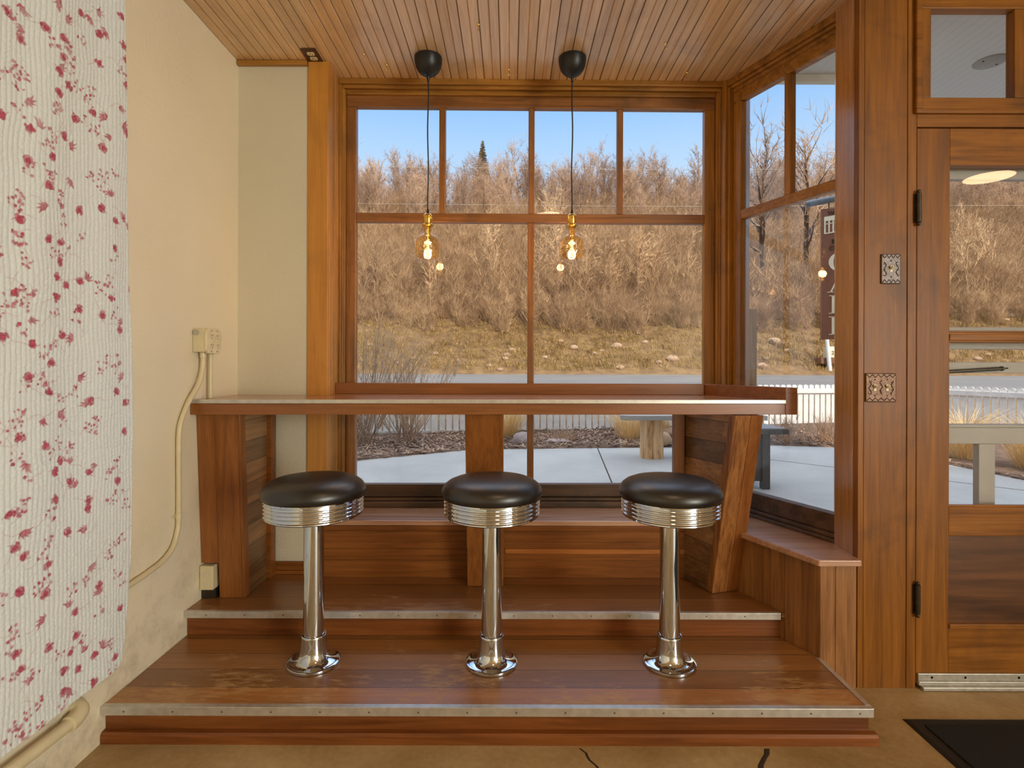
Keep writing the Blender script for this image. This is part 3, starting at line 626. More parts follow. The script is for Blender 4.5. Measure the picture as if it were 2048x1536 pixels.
# ------------------------------------------------------------------ switches on the casing
def switch(x0, z0, x1, z1, ntog, mat, label):
    (x0, z0), (x1, z1) = D(x0, z0), D(x1, z1); xm = (x0+x1)/2; zm = (z0+z1)/2; yf = YD+.001
    t = thing('light_switch', label, 'light switch', (xm, yf, zm))
    B().box(x0, x1, yf-.006, yf, z0, z1).build('plate', mat, t, bevel=.003)
    n = 4 if ntog == 1 else 5; w = (x1-x0-.008)/n; r = B()
    for zz, sg in ((z1-.010, -1), (z0+.010, 1)):
        pts = []
        for k in range(n): pts += [(x0+.004+k*w, yf-.0065, zz+.005*sg*-1), (x0+.004+(k+.5)*w, yf-.0065, zz+.006*sg)]
        pts.append((x1-.004, yf-.0065, zz-.005*sg)); r.tube(pts, .0014, 6)
    rng = random.Random(ntog)
    for k in range(ntog+1):                    # raised tooled figures between the toggles
        fx = x0+(x1-x0)*((.19, .81) if ntog == 1 else (.14, .5, .86))[k]
        pts = [(fx+.0045*math.sin(j*1.3+k*2), yf-.0065, zm-.026+.052*j/8) for j in range(9)]
        r.tube(smoothpath(pts, 3), .0013, 6)
        for j in range(5): r.ball((fx+rng.uniform(-.006, .006), yf-.0062, zm+rng.uniform(-.026, .026)), .0026, 7, 4, (1, .5, 1))
    r.build('tooled_relief', mat, t)
    for k in range(ntog):
        tx = xm if ntog == 1 else xm+(k-.5)*.046
        B().box(tx-.0045, tx+.0045, yf-.0075, yf-.005, zm-.012, zm+.012).build('toggle_slot', M['ivory'], t)
        B().hexa([(tx-.0035, yf-.008, zm-.004), (tx+.0035, yf-.008, zm-.004), (tx+.0035, yf-.006, zm+.004), (tx-.0035, yf-.006, zm+.004), (tx-.003, yf-.020, zm+.006), (tx+.003, yf-.020, zm+.006), (tx+.003, yf-.018, zm+.011), (tx-.003, yf-.018, zm+.011)]).build('toggle', M['ivory'], t, bevel=.0008)
        for zz in (zm+.030, zm-.030): B().ball((tx, yf-.0062, zz), .0028, 8, 5, (1, .5, 1)).build('screw', M['dark'], t)
switch(1.359, 1.507, 1.431, 1.617, 1, M['pewter'], 'single light switch in a dark tooled metal plate, upper one beside the door')
switch(1.303, 1.073, 1.416, 1.179, 2, M['bronze'], 'double light switch in a brown tooled metal plate, lower one beside the door')
# ------------------------------------------------------------------ door mat
mt = thing('door_mat', 'black rubber-edged mat on the concrete floor in front of the door', 'mat', (1.9, 1.35, 0))
B().loft([(1.340, .75, .0003), (2.7, .75, .0003), (2.7, 1.857, .0003), (1.340, 1.857, .0003)], [(1.352, .762, .006), (2.688, .762, .006), (2.688, 1.845, .006), (1.352, 1.845, .006)]).build('border', M['matrub'], mt)
B().box(1.385, 2.655, .80, 1.815, .0062, .0095).build('pile', M['matpile'], mt, bevel=.001)
# ------------------------------------------------------------------ the quilt
# printed sprigs: (kind, Y, Z) on the cloth; F flower, S spray of buds, L leaves
QP = "F1.372/2.094 S1.393/2.099 L1.422/2.135 L1.529/2.210 L1.547/2.193 F1.610/2.243 L1.647/2.252 L1.670/2.291 F1.765/2.335 F1.482/2.119 L1.422/2.071 F1.412/2.047 F1.538/2.124 S1.510/2.093 S1.611/2.161 F1.681/2.221 L1.709/2.243 F1.773/2.243 S1.553/2.116 S1.565/2.099 F1.538/2.071 F1.678/2.132 F1.785/2.202 L1.524/2.044 S1.377/1.956 S1.408/1.964 S1.420/1.958 S1.363/1.932 S1.403/1.931 F1.527/2.024 S1.568/2.049 S1.766/2.153 S1.801/2.166 F1.559/2.002 F1.789/2.123 F1.524/1.965 S1.599/2.018 S1.654/2.031 S1.638/2.002 L1.428/1.901 L1.766/2.042 S1.403/1.863 S1.516/1.918 S1.524/1.913 F1.590/1.923 F1.658/1.970 L1.700/1.968 F1.436/1.826 L1.456/1.842 S1.632/1.927 S1.662/1.927 F1.794/1.968 L1.774/1.987 S1.505/1.833 S1.488/1.812 F1.548/1.853 L1.569/1.840 L1.718/1.909 F1.693/1.877 F1.505/1.776 F1.431/1.739 S1.426/1.714 S1.489/1.728 S1.502/1.723 F1.494/1.694 L1.581/1.736 S1.645/1.778 S1.693/1.787 S1.686/1.758 S1.744/1.807 L1.722/1.735 S1.540/1.678 S1.409/1.637 S1.395/1.611 F1.409/1.580 L1.478/1.624 L1.534/1.642 F1.607/1.658 F1.687/1.689 F1.745/1.662 L1.775/1.681 L1.807/1.653 S1.549/1.615 S1.392/1.527 S1.417/1.529 F1.489/1.545 S1.613/1.579 F1.534/1.546 F1.741/1.574 S1.555/1.526 S1.512/1.513 S1.738/1.548 F1.532/1.494 F1.520/1.446 F1.558/1.430 S1.429/1.476 F1.395/1.387 S1.425/1.399 S1.432/1.382 S1.383/1.363 S1.420/1.361 F1.518/1.391 F1.608/1.448 L1.627/1.461 S1.716/1.467 S1.681/1.438 F1.724/1.411 L1.816/1.462 S1.512/1.345 F1.605/1.364 S1.598/1.338 L1.437/1.329 F1.685/1.356 S1.739/1.367 S1.410/1.291 F1.544/1.285 L1.580/1.275 F1.765/1.314 L1.777/1.337 F1.365/1.271 F1.443/1.255 S1.501/1.264 S1.482/1.235 F1.502/1.207 S1.710/1.213 S1.758/1.219 S1.685/1.192 S1.751/1.192 F1.433/1.169 S1.425/1.144 S1.493/1.163 S1.472/1.161 L1.602/1.170 F1.494/1.127 S1.542/1.113 S1.581/1.126 F1.641/1.094 L1.628/1.075 F1.747/1.115 F1.793/1.079 L1.777/1.158 S1.404/1.068 S1.392/1.043 L1.475/1.057 L1.530/1.070 S1.548/1.049 F1.404/1.013 S1.652/1.005 S1.629/1.011 S1.665/1.030 F1.786/0.984 F1.480/0.982 S1.531/0.981 S1.572/0.966 S1.500/0.953 S1.397/0.966 F1.537/0.930 L1.572/0.914 F1.514/0.905 L1.431/0.939 S1.419/0.913 F1.642/0.878 L1.669/0.893 F1.756/0.828 S1.748/0.884 S1.719/0.860 F1.572/0.864 L1.591/0.843 F1.514/0.829 F1.639/0.793 S1.417/0.833 S1.723/0.775 S1.764/0.779 S1.795/0.746 F1.636/0.771 S1.414/0.823 F1.381/0.823 S1.500/0.788 F1.561/0.722 L1.617/0.702 L1.419/0.770 S1.780/0.641 S1.738/0.629 F1.395/0.731 S1.498/0.711 S1.476/0.685 F1.419/0.701 S1.720/0.606 F1.495/0.653 L1.647/0.595 F1.410/0.611 S1.498/0.607 S1.468/0.600 F1.487/0.576 S1.624/0.555 F1.681/0.519 S1.757/0.532 S1.780/0.501 S1.574/0.550 L1.678/0.494 F1.773/0.409 S1.678/0.438 L1.559/0.505 F1.589/0.481 L1.482/0.502 S1.393/0.513 S1.379/0.485 F1.401/0.457 F1.499/0.423 F1.593/0.410 S1.615/0.386 S1.533/0.391 F1.574/0.369 L1.618/0.346 F1.661/0.316 S1.732/0.313 F1.747/0.264 L1.685/0.327 F1.553/0.327 F1.606/0.305 F1.413/0.410 S1.382/0.408 S1.453/0.385 S1.736/0.224 F1.658/0.234 S1.651/0.212 F1.551/0.270 L1.433/0.358 L1.578/0.261 S1.557/0.229 S1.436/0.278 S1.396/0.272 S1.426/0.246 S1.539/0.223 S1.464/0.289 L1.467/0.218 S1.385/0.248 S1.436/0.217 S1.462/0.213"
def make_quilt():
    rng = np.random.default_rng(3)
    dy, dz = .0021, .0021
    zs = np.arange(.190, 2.56, dz); us = np.arange(0, 1.0001, dy/.86)
    ez = np.interp(zs, [.19, .214, .40, .58, 1.083, 1.75, 2.397, 2.6], [1.780, 1.789, 1.81, 1.823, 1.833, 1.809, 1.782, 1.775])
    Z, U = np.meshgrid(zs, us, indexing='ij'); Y = .97+U*(ez[:, None]-.97)
    # hem: slightly uneven, with a rounded front corner
    low = .226+.010*np.sin(Y*7+1)-.014*np.clip((Y-1.5)/.3, 0, 1); Z = np.where(Z < .5, Z+(low-.19)*np.clip((.5-Z)/.31, 0, 1), Z)
    cr = np.clip((Y-(ez[:, None]-.035))/.035, 0, 1)**3*.022*np.clip((.30-Z)/.1, 0, 1); Z = Z+cr
    def vnoise(y, z, sy, sz, seed):
        r = np.random.default_rng(seed); gy = int(2/sy)+4; gz = int(3/sz)+4; G = r.random((gz, gy))
        a = z/sz; b = (y-.5)/sy; i = np.floor(a).astype(int) % (gz-1); j = np.floor(b).astype(int) % (gy-1); fa = a-np.floor(a); fb = b-np.floor(b)
        fa = fa*fa*(3-2*fa); fb = fb*fb*(3-2*fb)
        return (G[i, j]*(1-fa)*(1-fb)+G[i+1, j]*fa*(1-fb)+G[i, j+1]*(1-fa)*fb+G[i+1, j+1]*fa*fb)
    lane = (Y+.013*vnoise(Y, Z, .08, .11, 1)+.003*vnoise(Y, Z, .03, .05, 2))/.0145; fl = lane-np.floor(lane); L = np.floor(lane)
    puff = np.sqrt(np.clip(1-(2*fl-1)**2, 0, 1))
    zc = Z/.013+(L*0.61803 % 1)*3+1.1*vnoise(Y, Z, .015, .03, 3); fz = zc-np.floor(zc)
    pz = np.sqrt(np.clip(1-(2*fz-1)**2, 0, 1))
    h = .0027*puff*(.30+.70*pz)+.0016*vnoise(Y, Z, .006, .008, 4)*puff+.006*vnoise(Y, Z, .12, .3, 5)+.010*vnoise(Y, Z, .3, .9, 6)
    fold = .010*np.sin(Y*26+1.2*np.sin(Z*1.5))*np.clip((Z-.2)/1.2, .25, 1)
    X = -1.288+h+.006+np.clip(fold, -.006, .02)*.5
    C = np.zeros(Y.shape)                      # 0 white .. 1 red
    def paint(m, y0, z0, rad):
        j = np.where((zs > z0-rad-.04) & (zs < z0+rad+.04))[0]
        if len(j) == 0: return None
        s = slice(j[0], j[-1]+1); u0 = int(np.clip((y0-rad-.02-.97)/.86/(us[1]), 0, len(us)-1)); u1 = int(np.clip((y0+rad+.06-.97)/.80/(us[1]), 0, len(us)-1))
        return (s, slice(u0, u1+1))
    def disc(y0, z0, r, v, sq=1.0, ang=0.0, edge=.0016):
        w = paint(None, y0, z0, r)
        if w is None: return
        a = Y[w]-y0; b = Z[w]-z0; c, s_ = math.cos(ang), math.sin(ang); p = a*c+b*s_; q = (-a*s_+b*c)/sq
        d = np.sqrt(p*p+q*q); C[w] = np.maximum(C[w], v*np.clip((r-d)/edge+.5, 0, 1))
    def stroke(pts, wd, v):
        for (ya, za, wa), (yb, zb2, wb) in zip(pts, pts[1:]):
            n = max(2, int(math.hypot(yb-ya, zb2-za)/.0011))
            for k in range(n):
                t = k/n; disc(ya+(yb-ya)*t, za+(zb2-za)*t, max(.0009, wd*(wa+(wb-wa)*t)), v)
    R = random.Random(5); prev = None
    items = [(e[0], float(e[1:].split('/')[0]), float(e[1:].split('/')[1])) for e in QP.split()]
    for _ in range(120): items.append((R.choice('FSSL'), R.uniform(.98, 1.36), R.uniform(.25, 2.5)))
    for k, y, z in items:
        a0 = R.uniform(0, 6.28)
        if k == 'F':
            for q in range(9):
                a = a0+q*.7; r = R.uniform(.004, .0125); disc(y+r*math.cos(a)*1.15, z+r*math.sin(a), R.uniform(.0042, .0072), R.uniform(.62, .98), .75, a+1.57)
            disc(y, z, .008, .95)
            a = R.uniform(0, 6.28); stroke([(y+.01*math.cos(a), z+.01*math.sin(a), 1), (y+.024*math.cos(a+.5), z+.024*math.sin(a+.5), .4)], .0016, .7)
        elif k == 'S':
            for q in range(R.randint(5, 9)):
                yy = y+R.uniform(-.018, .018); zz = z+R.uniform(-.019, .019); disc(yy, zz, R.uniform(.0032, .0056), R.uniform(.6, .95), R.uniform(.6, 1), R.uniform(0, 3))
                stroke([(yy, zz, 1), (y, z-.012, 1)], .0008, .30)
        else:
            for q in range(R.randint(3, 5)):
                a = a0+q*.55; stroke([(y, z, .6), (y+.014*math.cos(a), z+.013*math.sin(a), 1.4), (y+.027*math.cos(a+.4), z+.024*math.sin(a+.4), .2)], .0028, R.uniform(.6, .92))
        if R.random() < .55:                   # trailing stem
            a = R.uniform(0, 6.28); p = [(y, z, 1)]
            for q in range(5): a += R.uniform(-.5, .7); p.append((p[-1][0]+.012*math.cos(a), p[-1][1]+.012*math.sin(a), 1))
            stroke(p, .0008, .42)
    nz, nu = Y.shape
    # fold the right edge and the hem back towards the wall
    V = np.stack([X, Y, Z], -1)
    redge = V[:, -1:].copy(); redge[..., 0] -= .006; redge[..., 1] += .002; redge2 = redge.copy(); redge2[..., 0] = -1.2965; V = np.concatenate([V, redge, redge2], 1)
    bed = V[:1].copy(); bed[..., 0] -= .005; bed[..., 2] -= .002; b2 = bed.copy(); b2[..., 0] = -1.2965; V = np.concatenate([b2, bed, V], 0)
    Cc = np.pad(C, ((2, 0), (0, 2)), mode='edge')
    nz, nu = V.shape[:2]; idx = np.arange(nz*nu).reshape(nz, nu)
    F = np.stack([idx[:-1, :-1], idx[:-1, 1:], idx[1:, 1:], idx[1:, :-1]], -1).reshape(-1, 4)
    m, g = newmat('quilt_cloth')
    at = g.n('ShaderNodeAttribute', attribute_name='print').outputs['Fac']
    tc = g.n('ShaderNodeTexCoord').outputs['Object']
    red = g.ramp(g.noise(tc, 160, 4, .7), [(.35, lin((132, 18, 52))), (.65, lin((206, 74, 104)))])
    col = g.mix(at, lin((222, 228, 228)), red)
    finish(g, i_Base_Color=col, i_Roughness=.85, i_Sheen_Weight=.15, i_Normal=g.n('ShaderNodeBump', i_Strength=.25, i_Distance=.0015, i_Height=g.noise(tc, 420, 3)).outputs[0])
    o = npmesh('quilt', V.reshape(-1, 3), F, m, smooth=True)
    a = o.data.attributes.new('print', 'FLOAT', 'POINT'); a.data.foreach_set('value', Cc.ravel().astype(np.float32))
    tag(o, 'white quilted cloth with red flower sprigs hanging on the left wall', 'quilt')
make_quilt()

# ------------------------------------------------------------------ outside: house shell and entry porch
B().box(-6, XL-.16, -6, 2.86, -.1, 6.5).box(4.65, 7.3, -6, 2.86, -.1, 6.5).box(XL-.159, 4.649, -6, 2.86, 2.78, 6.5).prism([(XL-.159, -4.6), (4.649, -4.6), (4.649, 2.115), (1.46, 2.115), (1.14, 2.855), (XL-.159, 2.855)], 2.667, 2.7799).box(XL-.159, 4.649, -6, -4.65, -.1, 2.779).build('house_shell', M['white'], kind='structure')  # unseen upper storey and right block added and sized to shade the patio
m, g = newmat('porch_boards'); tc = g.n('ShaderNodeTexCoord').outputs['Object']
fx = g.math('FRACT', g.math('DIVIDE', g.n('ShaderNodeSeparateXYZ', i_0=tc).outputs[0], .0465))
ln = g.math('LESS_THAN', fx, .05)
finish(g, i_Base_Color=g.mix(g.math('MULTIPLY', ln, .35), lin((226, 228, 226)), lin((120, 124, 126))), i_Roughness=.5, i_Normal=g.n('ShaderNodeBump', i_Strength=.4, i_Distance=.003, i_Height=ln, invert=True).outputs[0])
pc = structure('porch_ceiling')
B().prism([(1.15, 2.855), (1.47, 2.12), (4.64, 2.12), (4.64, 3.7), (2.50, 3.7), (1.80, 2.855)], 2.725, 2.775).build('boards', m, pc)
B().box(1.12, 1.80, 2.83, 2.86, 2.682, 2.7249).box(2.50, 4.64, 3.67, 3.7, 2.682, 2.7249).prism([(1.80, 2.83), (1.83, 2.83), (2.53, 3.68), (2.50, 3.70)], 2.682, 2.7248).box(1.49, 4.64, 2.12, 2.355, 2.716, 2.7245).build('beam', M['white'], pc, bevel=.003)
B(TA).box(-.02, .70, .092, .11, 2.60, 2.724).build('beam', M['white'], pc)
rc = tag(B().lathe([(.0001, -.006), (.066, -.006), (.070, -.003), (.070, 0)], (2.386, 2.712, 2.7249), 36).build('cover', M['shade']), 'round grey cover plate screwed to the white porch ceiling', 'cover plate')
for dx in (-.045, .045): B().lathe([(.0001, -.009), (.0045, -.008), (.0045, -.006)], (2.386+dx, 2.712+dx*.3, 2.7249), 10).build('screw', M['dark'], rc)
rc.name = 'cover_plate'
# white wooden screen door, shade put into its grey, beyond the entry door
sd = thing('screen_door', 'white-painted wooden screen door seen through the glass of the entry door', 'screen door', (1.52, 2.12, 0))
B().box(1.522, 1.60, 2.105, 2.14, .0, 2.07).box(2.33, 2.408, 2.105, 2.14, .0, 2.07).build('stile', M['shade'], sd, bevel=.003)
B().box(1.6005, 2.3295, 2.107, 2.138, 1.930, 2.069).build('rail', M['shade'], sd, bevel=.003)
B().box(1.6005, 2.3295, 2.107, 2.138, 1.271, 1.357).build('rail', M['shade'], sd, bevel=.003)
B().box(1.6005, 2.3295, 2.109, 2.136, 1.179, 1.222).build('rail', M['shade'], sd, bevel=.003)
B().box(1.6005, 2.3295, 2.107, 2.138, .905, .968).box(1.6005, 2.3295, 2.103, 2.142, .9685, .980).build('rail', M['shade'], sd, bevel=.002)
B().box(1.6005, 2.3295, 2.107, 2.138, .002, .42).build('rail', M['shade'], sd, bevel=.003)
B().box(1.816, 1.880, 2.108, 2.137, .4205, .9045).build('mullion', M['shade'], sd, bevel=.003)
dc = B().tube([(1.62, 2.092, 1.180), (1.885, 2.092, 1.1965)], .0075, 12).tube([(1.885, 2.092, 1.1965), (1.892, 2.092, 1.197)], .0095, 12).tube([(1.892, 2.092, 1.197), (1.912, 2.092, 1.1985)], .003, 8).box(1.60, 1.625, 2.086, 2.106, 1.170, 1.190)
dc.build('door_closer', M['gun'], sd)

# ------------------------------------------------------------------ outside: ground
M['mulch'] = concrete('mulch_soil', (70, 50, 38), (132, 104, 84), 9, rough=.95)
M['bank'] = concrete('bank_soil', (100, 74, 44), (150, 116, 72), 2.4, rough=.95)
M['hill'] = concrete('hill_soil', (104, 70, 44), (156, 112, 74), 1.1, rough=.95)
B().box(-8, 12, 2.861, 8.9, -.25, -.05).box(XL-.15, 4.6, 2.05, 2.8605, -.25, -.06).build('patio', M['patio'], kind='structure')
jn = structure('patio_joint')
B().hexa([(1.02, 5.2, -.0505), (1.035, 5.2, -.0505), (1.335, 8.3, -.0505), (1.32, 8.3, -.0505), (1.02, 5.2, -.0492), (1.035, 5.2, -.0492), (1.335, 8.3, -.0492), (1.32, 8.3, -.0492)]).build('joint', M['crack'], jn)
B().hexa([(2.2, 8.6, -.0505), (2.2, 8.57, -.0505), (5.6, 5.1, -.0505), (5.6, 5.13, -.0505), (2.2, 8.6, -.0492), (2.2, 8.57, -.0492), (5.6, 5.1, -.0492), (5.6, 5.13, -.0492)]).build('joint', M['crack'], jn)
HZ = [(6, -.035), (8, -.03), (9.5, .03), (11, .12), (13, .52), (26, .72), (27.3, 1.25), (32, 3.9), (40, 8.6), (48, 13.2), (55, 16.0), (62, 16.6), (80, 16), (120, 13)]
def gz(x, y):
    z = np.interp(y, [a for a, _ in HZ], [b for _, b in HZ])
    if y > 26.5: z += (mnoise.noise((x*.12, y*.12, 3.1))*.9+mnoise.noise((x*.4, y*.4, 1.7))*.25)*min(1, (y-26.5)/4)
    return float(z)
BE = [(-9, 5.8), (-4, 6.55), (-2.0, 7.07), (-1.52, 7.38), (-1.03, 7.71), (-.67, 7.96), (0, 8.1), (1.9, 8.27), (4.06, 8.58), (4.98, 8.37), (5.45, 7.6), (5.62, 7.0), (5.66, 6.3), (5.7, 4.6), (5.9, 3.2), (12, 3.0)]
def bedY(x): return float(np.interp(x, [a for a, _ in BE], [b for _, b in BE]))
def terrain(name, x0, x1, nx, rows, mat, edge=None):
    V = []; F = []
    xs_ = np.linspace(x0, x1, nx)
    for j, y in enumerate(rows):
        for x in xs_:
            yy = y
            if edge: e0 = edge(x); yy = e0+(y-rows[0])/(rows[-1]-rows[0])*(rows[-1]-e0)
            V.append((x, yy, -.062 if edge and j == 0 else gz(x, yy)+(.012*mnoise.noise((x*6, yy*6, 0)) if edge else 0)))
    for j in range(len(rows)-1):
        for i in range(nx-1): k = j*nx+i; F.append((k, k+1, k+nx+1, k+nx))
    return npmesh(name, V, F, mat, smooth=True, kind='structure')
terrain('garden_bed', -9, 12, 190, list(np.linspace(6, 10.8, 34)), M['mulch'], bedY)
terrain('verge', -40, 60, 60, list(np.linspace(10.7, 13.2, 8)), M['bank'])
terrain('bank', -60, 70, 200, list(np.linspace(25.6, 33, 22)), M['bank'])
terrain('hillside', -70, 80, 200, list(np.linspace(32.9, 64, 50))+list(np.linspace(66, 120, 10)), M['hill'])
rd = structure('road')
B().hexa([(-60, 12.6, .4), (70, 12.6, .4), (70, 26.2, .6), (-60, 26.2, .6), (-60, 12.6, .58), (70, 12.6, .58), (70, 26.2, .76), (-60, 26.2, .76)]).build('asphalt', M['road'], rd)
B().hexa([(-60, 14.0, .598), (70, 14.0, .598), (70, 14.15, .60), (-60, 14.15, .60), (-60, 14.0, .602), (70, 14.0, .602), (70, 14.15, .6045), (-60, 14.15, .6045)]).build('edge_line', M['white'], rd)

# ------------------------------------------------------------------ picket fences
def fence(x0, y0, x1, y1, label, posts, rail_near=True, weather=False):
    L = math.hypot(x1-x0, y1-y0); ux, uy = (x1-x0)/L, (y1-y0)/L; nx, ny = uy, -ux     # n points to the viewer's side
    if ny > 0: nx, ny = -nx, -ny
    t = thing('picket_fence', label, 'fence', (x0, y0, gz(x0, y0)), 'white picket fence panels')
    T = lambda s, d, z: (x0+ux*s+nx*d, y0+uy*s+ny*d, z)
    zb_, zt_ = .055, .84
    B(T).box(0, L, .012, .045, zt_-.165, zt_-.075).build('rail', M['white2'], t, bevel=.004)
    B(T).box(0, L, .012, .045, -.03, .062).build('bottom_board', M['whitew'] if weather else M['white2'], t, bevel=.004)
    n = int(L/.1205)
    for i in range(n):
        s0 = .02+i*.1205; w = .092; b = B(T); lp = [(s0, zb_), (s0+w, zb_), (s0+w, zt_-.03)]+[(s0+w/2+w/2*math.cos(a), zt_-.03+.03*math.sin(a)) for a in np.linspace(.3, PI-.3, 7)]+[(s0, zt_-.03)]
        b.loft([(s, -.008, z) for s, z in lp], [(s, .011, z) for s, z in lp])
        b.build('picket', M['white2'], t)
    for s in posts:
        b = B(T).box(s-.048, s+.048, -.06, .056, -.1, zt_-.09).loft([(s-.056, -.066, zt_-.09), (s+.056, -.066, zt_-.09), (s+.056, .062, zt_-.09), (s-.056, .062, zt_-.09)], [(s-.02, -.02, zt_-.055), (s+.02, -.02, zt_-.055), (s+.02, .02, zt_-.055), (s-.02, .02, zt_-.055)])
        b.build('post', M['white2'], t)
    return t
fence(-4.6, 9.05, 1.92, 9.98, 'white picket fence seen through the main window, left of the log bench', [.1, 3.3, 6.55], weather=True)
fence(1.98, 9.99, 6.9, 10.75, 'white picket fence seen through the angled window, behind the dark outdoor table', [2.4, 4.88])
fence(8.15, 10.2, 9.65, 6.25, 'white picket fence seen through the entry door glass, running toward the house', [.02, 3.0])

# ------------------------------------------------------------------ log bench, table, sign, mailbox, posts
def barkmat():
    m, g = newmat('log_wood'); tc = g.n('ShaderNodeTexCoord').outputs['Object']
    v = g.n('ShaderNodeMapping', i_Vector=tc, i_Scale=(14, 14, 1.6)).outputs[0]; a = g.noise(v, 1.0, 6, .65, .8)
    finish(g, i_Base_Color=g.ramp(a, [(.30, lin((112, 76, 46))), (.45, lin((218, 168, 116))), (.7, lin((240, 202, 156)))]), i_Roughness=.85, i_Normal=g.n('ShaderNodeBump', i_Strength=.5, i_Distance=.01, i_Height=a).outputs[0]); return m
M['log'] = barkmat()
M['slab'] = wood('weathered_slab', (146, 138, 128), (196, 190, 182), 'X', rough=.75, coat=0)
bn = thing('log_bench', 'rustic bench of a weathered slab on log stumps on the concrete patio', 'bench', (1.93, 7.40, -.05))
def stump(x, y):
    b = B(); pts = []; seg = 40; fs = []
    for j, z in enumerate(np.linspace(-.05, .478, 9)):
        for i in range(seg):
            a = 2*PI*i/seg; r = .152*(1+.035*mnoise.noise((math.cos(a)*2, math.sin(a)*2, x))+.02*mnoise.noise((math.cos(a)*7, math.sin(a)*7, z*2)))+.008*(1-j/8)
            pts.append((x+r*math.cos(a), y+r*math.sin(a), float(z)))
    for j in range(8):
        for i in range(seg): fs.append((j*seg+i, j*seg+(i+1) % seg, (j+1)*seg+(i+1) % seg, (j+1)*seg+i))
    fs.append(tuple(range(8*seg, 9*seg))); b._a(pts, fs, True); return b.build('stump', M['log'], bn)
stump(1.93, 7.42); stump(3.05, 7.46)
lp0 = [(1.45, 7.20), (1.62, 7.13), (2.2, 7.16), (2.9, 7.12), (3.4, 7.18), (3.42, 7.60), (2.8, 7.68), (2.1, 7.64), (1.6, 7.67), (1.50, 7.5)]
B().loft([(x+.01, y+.015, .479) for x, y in lp0], [(x, y, .545) for x, y in lp0]).build('slab', M['slab'], bn, bevel=.008)
M['wick'] = plain('dark_woven_resin', (86, 80, 74), .55, 0, .35, 120, bump=.5, bs=160)
M['wicktop'] = plain('table_top_grey', (128, 130, 134), .45, 0, .1, 20)
tb_ = thing('outdoor_table', 'dark grey woven outdoor side table on the patio behind the slanted support', 'table', (2.3, 5.6, -.05))
B().box(1.82, 2.78, 5.42, 5.98, .520, .575).build('tabletop', M['wick'], tb_, bevel=.006)
B().box(1.84, 2.76, 5.44, 5.96, .5755, .5775).build('glass_top', M['wicktop'], tb_)
for x in (1.86, 2.56):
    for y in (5.52, 5.87): B().box(x, x+.08, y, y+.07, -.05, .5195).build('leg', M['wick'], tb_, bevel=.004)
B().box(1.941, 2.559, 5.54, 5.57, .03, .519).box(2.585, 2.61, 5.591, 5.869, .03, .519).build('apron', M['wick'], tb_)

M['signb'] = plain('sign_brown', (136, 88, 66), .5, 0, .12, 10)
M['signl'] = plain('sign_cream_letter', (255, 236, 204), .5)
M['signd'] = plain('sign_dark_letter', (46, 34, 28), .5)
sg = thing('cafe_sign', 'brown hanging cafe sign with cream letters outside the angled window', 'sign', (3.45, 6.0, 1.497))
def TSg(x, y, z): return (3.43+x, 6.0-x*.35+y, z)
B(TSg).box(0, .42, 0, .03, 1.497, 2.937).build('board', M['signb'], sg, bevel=.004)
def textmesh(name, cu, parent):
    t = bpy.data.objects.new('tmp', cu); me = bpy.data.meshes.new_from_object(t); me.materials.clear(); bpy.data.objects.remove(t)
    o = bpy.data.objects.new(name, me); COL.objects.link(o); o.parent = parent; return o
def text(body, x, z, size, mat, name='lettering', extr=.003, bold=1.0):
    cu = bpy.data.curves.new(name, 'FONT'); cu.body = body; cu.size = size; cu.extrude = extr; cu.align_x = 'LEFT'; cu.offset = .004*bold*size/.2
    o = textmesh(name, cu, sg)
    p = TSg(x, -.004, z); off = ORG[sg.name]; o.location = (p[0]-off[0], p[1]-off[1], p[2]-off[2]); o.rotation_euler = (PI/2, 0, math.atan2(-.35, 1)); o.data.materials.append(mat); return o
def letter(body, z):                           # serif capitals drawn as strokes: thick stems, thin hairlines, serifs
    b = B(TSg); x0 = .062; w = .20; y0, y1 = -.006, -.0005
    bar = lambda xa, xb, za, zb2: b.box(x0+xa, x0+xb, y0, y1, z+za, z+zb2)
    if body == 'C':
        n = 22; o_, i_ = [], []
        for k in range(n+1):
            a = math.radians(42+k*(276)/n); o_.append((x0+.105+.105*math.cos(a), z+.10+.105*math.sin(a))); tw = .012+.030*max(0, -math.cos(a)); i_.append((x0+.105+(.105-tw)*math.cos(a), z+.10+(.105-.012-.004*max(0, -math.cos(a)))*math.sin(a)))
        for k in range(n):
            q_ = [o_[k], o_[k+1], i_[k+1], i_[k]]; b.loft([(x, y1, zz) for x, zz in q_], [(x, y0, zz) for x, zz in q_])
        bar(.178, .190, .135, .185)
    if body == 'A':
        for xa, xb, tw in ((.012, .105, .014), (.105, .195, .036)):
            q_ = [(x0+xa, z), (x0+xa+tw if xa < .1 else x0+xb, z), (x0+xb+tw*.2, z+.2), (x0+xb-tw*.8, z+.2)] if xa < .1 else [(x0+xb-tw, z), (x0+xb, z), (x0+xa+.008, z+.2), (x0+xa-tw*.7, z+.2)]
            b.loft([(x, y1, zz) for x, zz in q_], [(x, y0, zz) for x, zz in q_])
        bar(.05, .155, .062, .074); bar(-.012, .045, 0, .008); bar(.14, .215, 0, .008)
    if body in 'FE':
        bar(.03, .062, 0, .2); bar(.005, .09, 0, .008); bar(.005, .165, .192, .2); bar(.06, .125, .096, .108); bar(.155, .165, .155, .192); bar(.118, .126, .08, .125)
        if body == 'E': bar(.06, .17, 0, .008); bar(.16, .17, 0, .045)
    b.build('letter', M['signl'], sg)
for k, ch in enumerate('CAFE'): letter(ch, 2.243-k*.232)
text('WELCO', .055, 2.865, .058, M['signd'])
text('BISC', .085, 2.55, .062, M['signd']); text('COM', .065, 2.478, .062, M['signd'])
b = B(TSg)
